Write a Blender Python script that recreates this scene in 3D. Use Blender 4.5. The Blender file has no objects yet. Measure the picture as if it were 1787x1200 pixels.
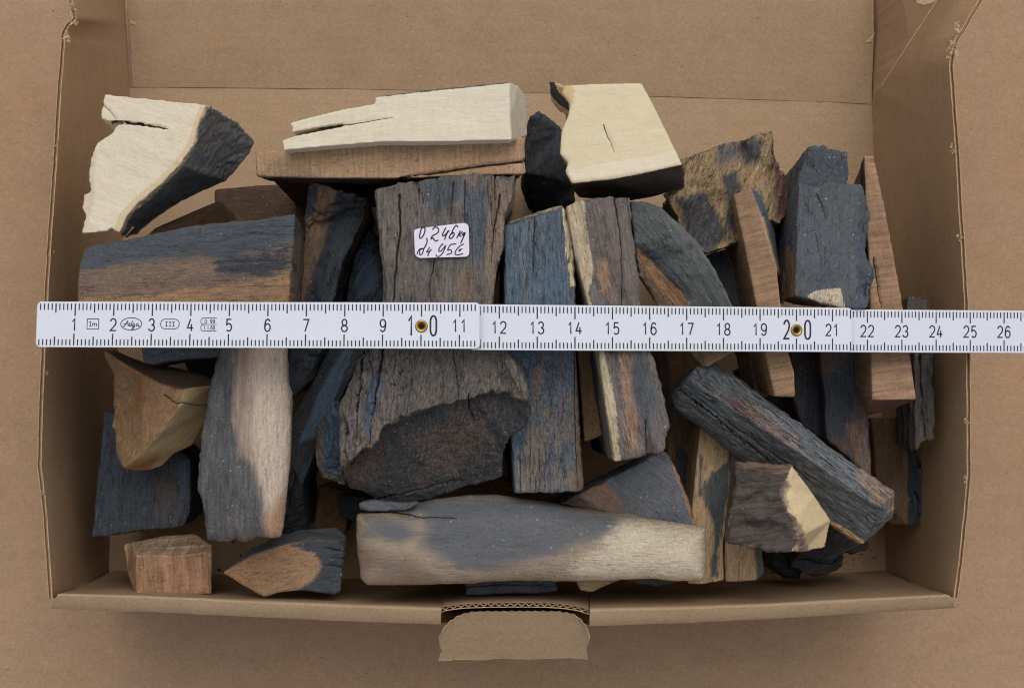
import bpy, bmesh, math, random
import numpy as np
from mathutils import Matrix, Vector

random.seed(5)
SC = bpy.context.scene
COL = SC.collection
S = 0.01                                  # the script thinks in centimetres

# ------------------------------------------------------------------ camera
KZ = 1.55                                 # heights below are given for a box 6.6 high; the real one is 10.2
PW, PH, FP = 1787.0, 1200.0, 2300.0*KZ    # photograph size and focal length in its pixels
CZ = 43.1*KZ                                 # camera height above the box floor, cm
NADIR = (820.0, 690.0)                    # pixel straight below the camera
_d = np.array([(NADIR[0]-PW/2)/FP, -(NADIR[1]-PH/2)/FP, -1.0]); _d /= np.linalg.norm(_d)
_zw = -_d
_xw = np.array([1.0, 0, 0]) - _zw[0]*_zw; _xw /= np.linalg.norm(_xw)
_yw = np.cross(_zw, _xw)
RW = np.stack([_xw, _yw, _zw])            # camera space -> world
cam = bpy.data.cameras.new('camera')
cam.sensor_width = 36.0; cam.sensor_fit = 'HORIZONTAL'
cam.lens = 36.0*FP/PW
cam.clip_start = 0.01; cam.clip_end = 50
camo = bpy.data.objects.new('camera', cam); COL.objects.link(camo)
M = Matrix([list(r)+[0] for r in RW]+[[0, 0, 0, 1]]); M.translation = Vector((0, 0, CZ*S))
camo.matrix_world = M
SC.camera = camo

# ------------------------------------------------------------------ overcast daylight
SUN_EL, SUN_AZ = math.radians(66), math.radians(8)      # azimuth measured from +y (top of the picture) towards +x
w = bpy.data.worlds.new('World'); SC.world = w; w.use_nodes = True
nt = w.node_tree; nt.nodes.clear()
sky = nt.nodes.new('ShaderNodeTexSky'); sky.sky_type = 'NISHITA'; sky.sun_disc = False
sky.sun_elevation = SUN_EL; sky.sun_rotation = SUN_AZ
sky.dust_density = 4.0; sky.air_density = 1.0; sky.ozone_density = 1.0
hs = nt.nodes.new('ShaderNodeHueSaturation'); hs.inputs['Saturation'].default_value = 0.30
bg = nt.nodes.new('ShaderNodeBackground'); bg.inputs['Strength'].default_value = 0.105
wo = nt.nodes.new('ShaderNodeOutputWorld')
nt.links.new(sky.outputs[0], hs.inputs['Color']); nt.links.new(hs.outputs[0], bg.inputs[0]); nt.links.new(bg.outputs[0], wo.inputs[0])
sl = bpy.data.lights.new('sun', 'SUN'); sl.energy = 0.78; sl.angle = math.radians(45); sl.color = (1.0, 0.96, 0.91)
so = bpy.data.objects.new('sun', sl); COL.objects.link(so)
sd = Vector((math.sin(SUN_AZ)*math.cos(SUN_EL), math.cos(SUN_AZ)*math.cos(SUN_EL), math.sin(SUN_EL)))
so.rotation_euler = sd.to_track_quat('Z', 'Y').to_euler()
so.location = sd*3
SC.view_settings.view_transform = 'Standard'; SC.view_settings.look = 'None'
SC.view_settings.exposure = 0.0; SC.view_settings.gamma = 1.0
SC.render.engine = 'CYCLES'
SC.cycles.filter_width = 1.1
SC.cycles.max_bounces = 6; SC.cycles.diffuse_bounces = 4

# ------------------------------------------------------------------ geometry helpers
def U(px, py, z):
    z = z*KZ
    v = RW @ np.array([(px-PW/2)/FP, -(py-PH/2)/FP, -1.0])
    t = (z-CZ)/v[2]
    return np.array([t*v[0], t*v[1], z])
def PX(co):
    c = (co-np.array([0, 0, CZ])) @ RW    # world -> camera
    return np.stack([PW/2+FP*c[:, 0]/-c[:, 2], PH/2-FP*c[:, 1]/-c[:, 2]], 1)
def _h(ix, iy, iz, seed):
    with np.errstate(over='ignore'):
        h = (ix.astype(np.uint32)*np.uint32(374761393)+iy.astype(np.uint32)*np.uint32(668265263)
             + iz.astype(np.uint32)*np.uint32(2246822519)+np.uint32(seed*3266489917 & 0xffffffff))
        h ^= h >> np.uint32(13); h *= np.uint32(1274126177); h ^= h >> np.uint32(16)
        h *= np.uint32(2654435761); h ^= h >> np.uint32(15)
    return h.astype(np.float64)/4294967295.0
def vnoise(p, seed=0):
    f = np.floor(p); i = f.astype(np.int64); u = p-f; u = u*u*(3-2*u)
    r = 0
    for dx in (0, 1):
        wx = u[:, 0] if dx else 1-u[:, 0]
        for dy in (0, 1):
            wy = u[:, 1] if dy else 1-u[:, 1]
            for dz in (0, 1):
                wz = u[:, 2] if dz else 1-u[:, 2]
                r = r+wx*wy*wz*_h(i[:, 0]+dx, i[:, 1]+dy, i[:, 2]+dz, seed)
    return r
def fbm(p, octv=4, seed=0):
    a, s, t = 0.5, 0.0, 0.0
    for k in range(octv):
        s = s+a*vnoise(p*(2.03**k)+17.3*k, seed+k); t += a; a *= 0.5
    return s/t
def sdist(P, poly):
    """signed distance in pixels, positive inside"""
    poly = np.asarray(poly, float); n = len(poly)
    d = np.full(len(P), 1e9); ins = np.zeros(len(P), bool)
    for k in range(n):
        a, b = poly[k], poly[(k+1) % n]; e = b-a
        wv = P-a; t = np.clip((wv @ e)/max(e @ e, 1e-9), 0, 1)
        d = np.minimum(d, np.hypot(*(wv-t[:, None]*e).T))
        c = ((a[1] > P[:, 1]) != (b[1] > P[:, 1])) & (P[:, 0] < (b[0]-a[0])*(P[:, 1]-a[1])/(b[1]-a[1]+1e-12)+a[0])
        ins ^= c
    return np.where(ins, d, -d)
def ldist(P, line):
    line = np.asarray(line, float); d = np.full(len(P), 1e9); tt = np.zeros(len(P))
    for k in range(len(line)-1):
        a, b = line[k, :2], line[k+1, :2]; e = b-a
        wv = P-a; t = np.clip((wv @ e)/max(e @ e, 1e-9), 0, 1)
        q = np.hypot(*(wv-t[:, None]*e).T); m = q < d
        d = np.where(m, q, d); tt = np.where(m, (k+t)/(len(line)-1), tt)
    return d, tt

def link(name, me, mat=None, parent=None, label=None, cat=None, group=None, kind=None):
    o = bpy.data.objects.new(name, me); COL.objects.link(o)
    if mat is not None and me is not None:
        me.materials.clear(); me.materials.append(mat)
    if parent is not None: o.parent = parent
    for k, v in (('label', label), ('category', cat), ('group', group), ('kind', kind)):
        if v: o[k] = v
    return o
def mesh_np(name, v, f, origin=None, smooth=True):
    me = bpy.data.meshes.new(name)
    v = np.asarray(v, float)
    if origin is not None: v = v-np.asarray(origin)
    me.from_pydata((v*S).tolist(), [], [list(map(int, q)) for q in f])
    if smooth: me.polygons.foreach_set('use_smooth', [True]*len(me.polygons))
    me.update()
    return me

# ------------------------------------------------------------------ materials
def lin(c, g=1.0):
    r = []
    for x in c[:3]:
        x /= 255.0
        r.append(min(0.95, g*(x/12.92 if x <= 0.04045 else ((x+0.055)/1.055)**2.4)))
    return (*r, 1.0)
class NB:
    """small node builder"""
    def __init__(s, tree): s.t = tree
    def n(s, typ, ins=None, **kw):
        nd = s.t.nodes.new(typ)
        for k, v in kw.items(): setattr(nd, k, v)
        for k, v in (ins or {}).items():
            if hasattr(v, 'is_linked') or hasattr(v, 'links'): s.t.links.new(v, nd.inputs[k])
            else: nd.inputs[k].default_value = v
        return nd
    def math(s, op, a, b=None, c=None, clamp=False):
        ins = {0: a}
        if b is not None: ins[1] = b
        if c is not None: ins[2] = c
        nd = s.n('ShaderNodeMath', ins, operation=op); nd.use_clamp = clamp
        return nd.outputs[0]
    def vmul(s, v, k): return s.n('ShaderNodeVectorMath', {0: v, 1: k}, operation='MULTIPLY').outputs[0]
    def noise(s, v, scale=1.0, detail=4, rough=0.6, dist=0.0):
        return s.n('ShaderNodeTexNoise', {'Vector': v, 'Scale': scale, 'Detail': detail, 'Roughness': rough, 'Distortion': dist}).outputs['Fac']
    def step(s, x, lo, hi):
        return s.n('ShaderNodeMapRange', {0: x, 1: lo, 2: hi, 3: 0.0, 4: 1.0}, interpolation_type='SMOOTHSTEP').outputs[0]
    def mix(s, f, a, b, blend='MIX'):
        nd = s.n('ShaderNodeMix', data_type='RGBA', blend_type=blend)
        for k, v in ((0, f), (6, a), (7, b)):
            if hasattr(v, 'links'): s.t.links.new(v, nd.inputs[k])
            else: nd.inputs[k].default_value = v
        return nd.outputs[2]

def ivory_group():
    g = bpy.data.node_groups.new('weathered_ivory', 'ShaderNodeTree')
    I = g.interface
    def sock(n, t, d):
        s_ = I.new_socket(n, in_out='INPUT', socket_type=t); s_.default_value = d
    for k in range(4): sock('C%d' % k, 'NodeSocketColor', (.5, .5, .5, 1))
    sock('CS', 'NodeSocketColor', (.1, .15, .2, 1)); sock('CD', 'NodeSocketColor', (.03, .025, .022, 1))
    for n, d in (('streak', .3), ('dark', .3), ('saw', .0), ('edge', .8), ('fibre', .3), ('grain', .25), ('blotch', .3), ('dust', .4), ('bump', .6), ('lines', .0), ('soft', .2), ('rough', .75), ('seed', 0.)):
        sock(n, 'NodeSocketFloat', d)
    I.new_socket('Shader', in_out='OUTPUT', socket_type='NodeSocketShader')
    b = NB(g)
    gi = b.n('NodeGroupInput').outputs
    gv = b.n('ShaderNodeAttribute', attribute_name='grain').outputs['Vector']
    off = b.n('ShaderNodeCombineXYZ', {0: gi['seed'], 1: gi['seed'], 2: 0.0}).outputs[0]
    gv = b.n('ShaderNodeVectorMath', {0: gv, 1: off}, operation='ADD').outputs[0]
    zn = b.n('ShaderNodeSeparateColor', {0: b.n('ShaderNodeAttribute', attribute_name='zone').outputs['Color']}).outputs
    crk = b.n('ShaderNodeAttribute', attribute_name='crk').outputs['Fac']
    nb = b.noise(b.vmul(gv, (.8, 1.9, 1.9)), 1, 8, .7, .4)
    nbig = b.noise(b.vmul(gv, (.35, .8, .8)), 1, 4, .6)
    nf = b.noise(b.vmul(gv, (.8, 8, 8)), 1, 7, .7, .5)
    nf2 = b.noise(b.vmul(gv, (.55, 5.5, 5.5)), 1.3, 7, .72, .3)
    nff = b.noise(b.vmul(gv, (2.6, 20, 20)), 1, 4, .65, .3)
    ng = b.noise(gv, 15, 5, .8)
    saw = b.noise(b.vmul(gv, (9, .8, .8)), 1, 5, .75)
    cen = lambda x, k: b.math('MULTIPLY', b.math('SUBTRACT', x, .5), k)
    add = lambda *q: q[0] if len(q) == 1 else b.math('ADD', q[0], add(*q[1:]))
    e = b.math('MULTIPLY', add(cen(nb, 1.5), cen(nf, 1.1), cen(ng, 1.0), cen(nff, .9)), gi['edge'])
    col = gi['C0']
    for k in range(3):
        wv = b.math('ADD', zn[k], e)
        # the noise only shifts the border: no colour where the zone is absent, full colour deep inside
        wv = b.math('MULTIPLY', wv, b.step(zn[k], 0.0, .25)); wv = b.math('ADD', wv, b.step(zn[k], .85, 1.0))
        col = b.mix(b.step(wv, b.math('SUBTRACT', .5, gi['soft']), b.math('ADD', .5, gi['soft'])), col, gi['C%d' % (k+1)])
    # lengthwise streaks, a stain colour and a dark one
    fs = b.math('MULTIPLY', b.step(add(b.math('MULTIPLY', nf2, .65), b.math('MULTIPLY', nbig, .45), cen(ng, .35)), .50, .68), gi['streak'])
    col = b.mix(fs, col, gi['CS'])
    fd = b.math('MULTIPLY', b.step(add(b.math('MULTIPLY', nf, .7), b.math('MULTIPLY', nb, .3), cen(ng, .25)), .47, .33), gi['dark'])
    col = b.mix(fd, col, gi['CD'])
    # drift of hue from grain to grain and patch to patch
    tint = b.n('ShaderNodeTexNoise', {'Vector': b.vmul(gv, (1.2, 3.5, 3.5)), 'Scale': 1.0, 'Detail': 6.0, 'Roughness': .75}).outputs['Color']
    tint = b.n('ShaderNodeVectorMath', {0: b.n('ShaderNodeVectorMath', {0: tint, 1: (.5, .5, .5)}, operation='SUBTRACT').outputs[0], 1: (.55, .38, .60)}, operation='MULTIPLY').outputs[0]
    tint = b.n('ShaderNodeVectorMath', {0: tint, 1: (1, 1, 1)}, operation='ADD').outputs[0]
    col = b.mix(b.math('MULTIPLY', gi['blotch'], 2.2, clamp=True), col, b.mix(1.0, col, tint, 'MULTIPLY'))
    val = add(1.0, b.math('MULTIPLY', cen(nff, 4.6), gi['fibre']), b.math('MULTIPLY', cen(ng, 5.4), gi['grain']),
              b.math('MULTIPLY', cen(saw, 3.6), gi['saw']), b.math('MULTIPLY', cen(nb, 2.4), gi['blotch']))
    val = b.math('MINIMUM', b.math('MAXIMUM', val, .22), 1.9)
    col = b.mix(1.0, col, b.n('ShaderNodeCombineColor', {0: val, 1: val, 2: val}).outputs[0], 'MULTIPLY')
    # pores and pits
    pit = b.math('MULTIPLY', b.step(b.noise(b.vmul(gv, (5, 15, 15)), 1, 3, .6, .4), .58, .67), b.math('MULTIPLY', gi['grain'], 2.0, clamp=True))
    col = b.mix(b.math('MULTIPLY', pit, .75), col, gi['CD'])
    # pale dust caught on the surface
    vo = b.n('ShaderNodeTexVoronoi', {'Vector': gv, 'Scale': 6.0, 'Randomness': 1.0}).outputs
    spk = b.math('MULTIPLY', b.step(vo['Distance'], .20, .08), b.step(b.noise(gv, 2.3, 3), .52, .62))
    dst = b.math('MULTIPLY', b.step(b.noise(gv, 22, 4, .85), .60, .74), b.step(nb, .42, .62))
    dst = b.math('MULTIPLY', b.math('MAXIMUM', b.math('MULTIPLY', spk, .75), b.math('MULTIPLY', dst, .75)), gi['dust'], clamp=True)
    col = b.mix(dst, col, lin((206, 206, 202)))
    # hairline cracks running with the grain, and the surveyed cracks
    cl = b.math('ABSOLUTE', cen(b.noise(b.vmul(gv, (.22, 2.0, 2.0)), 1, 5, .62, .25), 1.0))
    cl = b.math('MULTIPLY', b.step(cl, .011, .003), b.math('MULTIPLY', b.step(nbig, .46, .56), gi['lines']))
    cv = b.n('ShaderNodeSeparateXYZ', {0: b.n('ShaderNodeAttribute', attribute_name='crkd').outputs['Vector']}).outputs
    ck = b.math('MULTIPLY', b.step(b.math('ADD', b.math('ABSOLUTE', cv[0]), cen(ng, 1.2)), 1.15, .75), b.step(cv[1], .2, .5))
    crk = b.math('MAXIMUM', b.math('MAXIMUM', cl, ck), b.math('MULTIPLY', crk, .6))
    col = b.mix(b.math('MULTIPLY', crk, .92), col, (.010, .009, .008, 1))
    h = add(b.math('MULTIPLY', nf, .5), b.math('MULTIPLY', nff, .45), b.math('MULTIPLY', ng, .55), b.math('MULTIPLY', nb, .4), b.math('MULTIPLY', pit, -.15),
            b.math('MULTIPLY', saw, b.math('MULTIPLY', gi['saw'], .6)), b.math('MULTIPLY', crk, -.5))
    bp = b.n('ShaderNodeBump', {'Height': h, 'Strength': gi['bump'], 'Distance': 0.0016}).outputs[0]
    bs = b.n('ShaderNodeBsdfPrincipled', {'Base Color': col, 'Roughness': gi['rough'], 'Normal': bp})
    bs.inputs['Specular IOR Level'].default_value = 0.3
    go = b.n('NodeGroupOutput'); g.links.new(bs.outputs[0], go.inputs[0])
    return g
IVG = ivory_group()
GAIN = 1.3
IG = 1.1
_mi = [0]
def cool(c):
    """vivianite stains are greyer than they first look"""
    r, g, b = c
    if b > r:
        m = (r+g+b)/3.; k = .62+.33*min(1., max(0., (b-r-25)/25.))
        return tuple((m+(x-m)*k)*(.93+.06*(k > .9)) for x in c)
    return c
def ivory_mat(name, c, cs=(82, 108, 134), cd=(40, 34, 30), **kw):
    m = bpy.data.materials.new(name); m.use_nodes = True
    t = m.node_tree; t.nodes.clear()
    gn = t.nodes.new('ShaderNodeGroup'); gn.node_tree = IVG
    c = [cool(q) for q in c]; c = c+[c[0]]*(4-len(c)); cs = cool(cs)
    for k in range(4): gn.inputs['C%d' % k].default_value = lin(c[k], IG)
    gn.inputs['CS'].default_value = lin(cs, IG); gn.inputs['CD'].default_value = lin(cd, IG)
    for k, v in kw.items(): gn.inputs[k].default_value = v
    _mi[0] += 1; gn.inputs['seed'].default_value = _mi[0]*7.31 % 50
    o = t.nodes.new('ShaderNodeOutputMaterial'); t.links.new(gn.outputs[0], o.inputs[0])
    return m
def kraft_mat(name, c, axis=0.0, flute=0.05):
    m = bpy.data.materials.new(name); m.use_nodes = True
    t = m.node_tree; t.nodes.clear(); b = NB(t)
    co = b.n('ShaderNodeTexCoord').outputs['Object']
    v = b.n('ShaderNodeMapping', {'Vector': co, 'Rotation': (0, 0, axis), 'Scale': (100, 100, 100)}).outputs[0]   # cm
    n1 = b.noise(b.vmul(v, (.9, 1.4, 1.1)), 1, 6, .65)
    n2 = b.noise(b.vmul(v, (8, 11, 10)), 1, 5, .75)
    n3 = b.noise(v, 22, 4, .8)
    fl = b.n('ShaderNodeTexWave', {'Vector': v, 'Scale': 0.95, 'Distortion': .35, 'Detail': 2.0}, bands_direction='Y').outputs['Fac']
    val = b.math('MULTIPLY_ADD', b.math('SUBTRACT', n1, .5), .30, 1.0)
    val = b.math('ADD', val, b.math('MULTIPLY', b.math('SUBTRACT', n2, .5), .62))
    val = b.math('ADD', val, b.math('MULTIPLY', b.math('SUBTRACT', n3, .5), .90))
    val = b.math('ADD', val, b.math('MULTIPLY', b.math('SUBTRACT', fl, .5), flute))
    col = b.mix(1.0, lin(c, GAIN), b.n('ShaderNodeCombineColor', {0: val, 1: val, 2: val}).outputs[0], 'MULTIPLY')
    # hue drift between pinkish and greenish brown
    col = b.mix(b.math('MULTIPLY', b.step(b.noise(v, .45, 3), .4, .65), .35), col, b.mix(1.0, col, (1.05, .99, .90, 1), 'MULTIPLY'))
    # fibres: pale short hairs and dark flecks
    for sc, sq, lo, hi, tone, am in ((1.0, (14, 3.2, 8), .70, .78, (205, 180, 150), .26), (1.0, (3.0, 15, 9), .72, .79, (200, 176, 146), .2),
                                     (1.0, (9, 9, 9), .735, .78, (70, 48, 32), .7)):
        f = b.math('MULTIPLY', b.step(b.noise(b.vmul(v, sq), sc, 2, .5, .8), lo, hi), am)
        col = b.mix(f, col, lin(tone, GAIN))
    vo = b.n('ShaderNodeTexVoronoi', {'Vector': b.vmul(v, (1.1, 1.9, 1.5)), 'Scale': 1.0}).outputs
    col = b.mix(b.math('MULTIPLY', b.step(vo['Distance'], .055, .02), .6), col, lin((62, 44, 32), GAIN))
    vo = b.n('ShaderNodeTexVoronoi', {'Vector': b.vmul(v, (.8, 2.0, 1.3)), 'Scale': 1.3, 'Randomness': 1.0}).outputs
    col = b.mix(b.math('MULTIPLY', b.step(vo['Distance'], .06, .03), .5), col, lin((196, 174, 146), GAIN))
    hgt = b.math('ADD', b.math('MULTIPLY', n2, .35), b.math('ADD', b.math('MULTIPLY', n3, .25), b.math('MULTIPLY', fl, flute*2)))
    bp = b.n('ShaderNodeBump', {'Height': hgt, 'Strength': .25, 'Distance': .0005}).outputs[0]
    bs = b.n('ShaderNodeBsdfPrincipled', {'Base Color': col, 'Roughness': .85, 'Normal': bp})
    bs.inputs['Specular IOR Level'].default_value = 0.2
    o = b.n('ShaderNodeOutputMaterial'); t.links.new(bs.outputs[0], o.inputs[0])
    return m
def plain_mat(name, c, rough=.5, metal=0., spec=.4, gain=GAIN, vary=.06, scale=2000., bump=0.):
    m = bpy.data.materials.new(name); m.use_nodes = True
    t = m.node_tree; t.nodes.clear(); b = NB(t)
    co = b.n('ShaderNodeTexCoord').outputs['Object']
    n1 = b.noise(co, scale, 4, .6); n0 = b.noise(co, scale*.05, 4, .6)
    val = b.math('MULTIPLY_ADD', b.math('SUBTRACT', n1, .5), vary*2, 1.0)
    val = b.math('ADD', val, b.math('MULTIPLY', b.math('SUBTRACT', n0, .5), vary*2))
    col = b.mix(1.0, lin(c, gain), b.n('ShaderNodeCombineColor', {0: val, 1: val, 2: val}).outputs[0], 'MULTIPLY')
    bs = b.n('ShaderNodeBsdfPrincipled', {'Base Color': col, 'Roughness': rough, 'Metallic': metal})
    bs.inputs['Specular IOR Level'].default_value = spec
    if bump: t.links.new(b.n('ShaderNodeBump', {'Height': n1, 'Strength': bump, 'Distance': .0003}).outputs[0], bs.inputs['Normal'])
    o = b.n('ShaderNodeOutputMaterial'); t.links.new(bs.outputs[0], o.inputs[0])
    return m

# ------------------------------------------------------------------ ground and box
KR_GROUND = kraft_mat('kraft_ground', (153, 126, 101), 0.0, .012)
KR_BOX = kraft_mat('kraft_box', (158, 134, 108), 0.0, .022)
KR_SIDE = kraft_mat('kraft_side', (168, 141, 112), math.radians(90), .02)
KR_EDGE = kraft_mat('kraft_edge', (168, 144, 116), 0.0, .0)
ZG = -0.34
def grid_sheet(x0, x1, y0, y1, n, fz):
    xs = np.linspace(x0, x1, n); ys = np.linspace(y0, y1, n)
    v = [(x, y, fz(x, y)) for y in ys for x in xs]
    f = [(j*n+i, j*n+i+1, (j+1)*n+i+1, (j+1)*n+i) for j in range(n-1) for i in range(n-1)]
    return v, f
v, f = grid_sheet(-150, 150, -150, 150, 41, lambda x, y: ZG)
ground = link('ground', mesh_np('ground', v, f), KR_GROUND, kind='structure',
              label='plain brown kraft card sheet lying under the open box')

BC = U(880, 620, 0)
box = link('cardboard_box', None, cat='box')
box['label'] = 'open brown cardboard box holding the whole pile of ivory pieces'
box.location = Vector((BC[0]*S, BC[1]*S, 0))
BORG = np.array([BC[0], BC[1], 0.0])
def boxpart(name, v, f, mat, label=None, smooth=False, parent=None):
    return link(name, mesh_np(name, v, f, BORG, smooth), mat, parent or box, label=label)

def resample(pts, n):
    pts = np.asarray(pts, float)
    d = np.r_[0, np.cumsum(np.linalg.norm(np.diff(pts, axis=0), axis=1))]
    t = np.linspace(0, d[-1], n)
    return np.stack([np.interp(t, d, pts[:, k]) for k in range(3)], 1)
def wob(p, a, sc, seed):
    return p+a*(fbm(p*sc, 3, seed)[:, None]-.5)*2*np.array([[1, 1, .5]])

def wall(name, rim_px, base_px, n=160, lv=9, th=.15, groove=True, mat=None, seed=1, bulge=.0, label=None, rag=.012):
    """a card wall: inner liner, cut rim with the open flute between two liners, outer liner"""
    rim = resample([U(*p) for p in rim_px], n); base = resample([U(*p) for p in base_px], n)
    tg = np.gradient(rim, axis=0); tg[:, 2] = 0
    o = np.stack([tg[:, 1], -tg[:, 0], 0*tg[:, 0]], 1); o /= np.linalg.norm(o, axis=1)[:, None]
    mid = rim.mean(0)-BC
    if (o.mean(0) @ mid) < 0: o = -o
    k = 5; oo = np.stack([np.convolve(np.pad(o[:, c], k, 'edge'), np.ones(2*k+1)/(2*k+1), 'valid') for c in range(3)], 1); o = oo
    ragz = ((fbm(rim*6, 3, seed)-.5)*2*rag)[:, None]*np.array([[0, 0, 1.]]) + ((fbm(rim*3, 3, seed+7)-.5)*2*rag)[:, None]*o
    up = np.array([0, 0, 1.])
    rows = []
    for q in np.linspace(0, 1, lv):
        p = base*(1-q)+rim*q + o*bulge*math.sin(math.pi*q)
        if q == 1: p = p+ragz
        rows.append(wob(p, .02*q*(1-q)*4, .5, seed+3))
    a = rows[-1]
    if groove:
        j = (fbm(rim*9, 2, seed+11)[:, None]-.5)*.03
        rows += [a+o*(.024+j)-up*.004, a+o*(.028+j)-up*.22, a+o*(.104+j*.6)-up*.22, a+o*(.108+j*.6)-up*.03, a+o*.135-up*.05]
    else:
        rows += [a+o*th*.5+up*.01, a+o*th-up*.02]
    rows += [base+o*th-up*.02]
    m = len(rows); v = np.concatenate(rows)
    f = [(r*n+i, r*n+i+1, (r+1)*n+i+1, (r+1)*n+i) for r in range(m-1) for i in range(n-1)]
    f += [((m-1)*n+i, (m-1)*n+i+1, i+1, i) for i in range(n-1)]
    f += [tuple(r*n for r in range(m)), tuple(r*n+n-1 for r in range(m))[::-1]]
    ob = boxpart(name, v, f, mat or KR_SIDE, label, smooth=False)
    me = ob.data
    me.materials.append(KR_EDGE)
    e0 = (lv-1)*(n-1)
    nrim = 5 if groove else 0
    idx = np.zeros(len(me.polygons), int); idx[e0:e0+(n-1)*1] = 1 if groove else 0
    if groove: idx[e0+3*(n-1):e0+5*(n-1)] = 1
    me.polygons.foreach_set('material_index', idx.tolist())
    bm = bmesh.new(); bm.from_mesh(me); bmesh.ops.recalc_face_normals(bm, faces=bm.faces); bm.to_mesh(me); bm.free()
    sm = np.zeros(len(me.polygons), bool); sm[:e0] = True
    me.polygons.foreach_set('use_smooth', sm.tolist())
    bm = bmesh.new(); bm.from_mesh(me)
    for e_ in bm.edges: e_.smooth = len(e_.link_faces) == 2 and e_.link_faces[0].smooth == e_.link_faces[1].smooth
    bm.to_mesh(me); bm.free()
    return rim, o
def panel(name, loops, mat, th=.15, sub=0.6, seed=0, amp=.012, label=None, dz=None, parent=None):
    """a card panel from a world polygon: gridded top, given thickness downwards along its normal"""
    bm = bmesh.new()
    vs = [bm.verts.new(p) for p in loops]
    fc = bm.faces.new(vs)
    fc.normal_update()
    if fc.normal.z < 0: bmesh.ops.reverse_faces(bm, faces=[fc])
    for ax in (0, 1):
        lo, hi = min(v.co[ax] for v in bm.verts), max(v.co[ax] for v in bm.verts)
        q = lo+sub
        nrm = (1, 0, 0) if ax == 0 else (0, 1, 0)
        while q < hi-sub*.3:
            bmesh.ops.bisect_plane(bm, geom=bm.verts[:]+bm.edges[:]+bm.faces[:], plane_co=(q, q, 0), plane_no=nrm, dist=1e-5)
            q += sub
    P = np.array([v.co[:] for v in bm.verts])
    dn = (fbm(P*.45, 3, seed)-.5)*2*amp*4+(fbm(P*2.2, 2, seed+1)-.5)*2*amp
    for v_, q in zip(bm.verts, dn): v_.co.z += q+(dz(v_.co) if dz else 0)
    r = bmesh.ops.extrude_face_region(bm, geom=bm.faces[:])
    nv = [g for g in r['geom'] if isinstance(g, bmesh.types.BMVert)]
    for v_ in nv: v_.co.z -= th
    bmesh.ops.recalc_face_normals(bm, faces=bm.faces[:])
    for v_ in bm.verts: v_.co = (v_.co-Vector(BORG))*S
    bm.normal_update()
    for f_ in bm.faces: f_.smooth = f_.normal.z > .25
    for e_ in bm.edges: e_.smooth = len(e_.link_faces) == 2 and e_.link_faces[0].smooth == e_.link_faces[1].smooth
    me = bpy.data.meshes.new(name); bm.to_mesh(me); bm.free()
    return link(name, me, mat, parent or box, label=label)

# floor and the rear panel laid flat behind it, a scored crease between them
CRZ = [(228, 151), (600, 154), (920, 160), (1170, 168), (1450, 177), (1521, 181)]
panel('floor_panel', [U(x, y, 0) for x, y in [(225, 154)]+[(a, b+1.5) for a, b in CRZ]+[(1560, 1012), (170, 1015)]], KR_BOX, .2, .7, 3, .006)
panel('rear_panel', [U(x, y+1, .016) for x, y in CRZ]+[U(1523, 90, .22), U(1521, 0, .5), U(1521, -60, .75), U(220, -60, .75), U(223, 0, .5), U(229, 90, .2), U(231, 150, .03)],
      KR_BOX, .16, .7, 5, .01, 'rear panel folded back flat, continuing the box floor')
# side walls
RZ = 6.6
rimL = [(92, 1044, RZ), (83, 907, RZ), (77, 850, RZ), (72, 810, RZ), (73, 790, RZ), (75, 715, RZ), (79, 610, RZ), (84, 520, RZ), (90, 420, RZ), (96, 336, RZ),
        (102, 248, RZ), (107, 161, RZ), (111, 110, RZ), (114, 72, RZ), (113, 60, 6.5), (121, 45, 6.45), (134, 34, 6.4), (129, 10, 6.3), (124, -10, 6.25), (122, -40, 6.2)]
baseL = [(190, 1009, 0), (193, 900, 0), (199, 750, 0), (206, 600, 0), (214, 420, 0), (226, 160, 0), (224, 105, .1), (219, 30, .3), (216, -40, .6)]
rimLw, _ = wall('side_wall', rimL, baseL, 220, 11, seed=21, bulge=.05, label='left wall of the box with a torn dark rim')
rimR = [(1664, 1042, RZ), (1672, 985, RZ), (1677, 935, RZ), (1683, 880, RZ), (1687, 825, RZ), (1687, 740, RZ), (1686, 618, RZ), (1682, 520, RZ), (1676, 415, RZ),
        (1671, 338, RZ), (1667, 266, RZ), (1661, 180, RZ), (1656, 112, 6.55), (1659, 92, 6.5), (1667, 66, 6.4), (1682, 44, 6.3), (1692, 24, 6.2), (1707, 0, 6.05), (1722, -35, 5.8)]
baseR = [(1546, 1006, 0), (1541, 800, 0), (1536, 620, 0), (1531, 420, 0), (1522, 183, 0), (1533, 160, .75), (1560, 118, 2.0), (1601, 54, 3.35), (1637, 0, 4.2), (1660, -35, 4.7)]
wall('side_wall', rimR, baseR, 220, 11, seed=34, bulge=.05, label='right wall of the box, splayed at its rear corner')
# the folded web corner between the rear panel and the right wall
g1 = [U(1522, 181, .02), U(1531, 160, .74), U(1558, 118, 1.98), U(1599, 54, 3.33), U(1635, 0, 4.18), U(1658, -35, 4.66), U(1525, -40, .55), U(1526, 60, .1)]
panel('corner_web', g1, KR_SIDE, .12, .35, 9, .004, 'triangular web folded in at the rear right corner')
# curled bit of card at the top of the fold
pc = [(1596, -12, 4.9), (1600, 6, 4.95), (1612, 9, 5.0), (1624, 6, 5.05), (1640, -2, 5.1), (1652, -14, 5.0)]
panel('torn_curl', [U(*p) for p in pc], KR_BOX, .1, .2, 8, .02)

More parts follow.
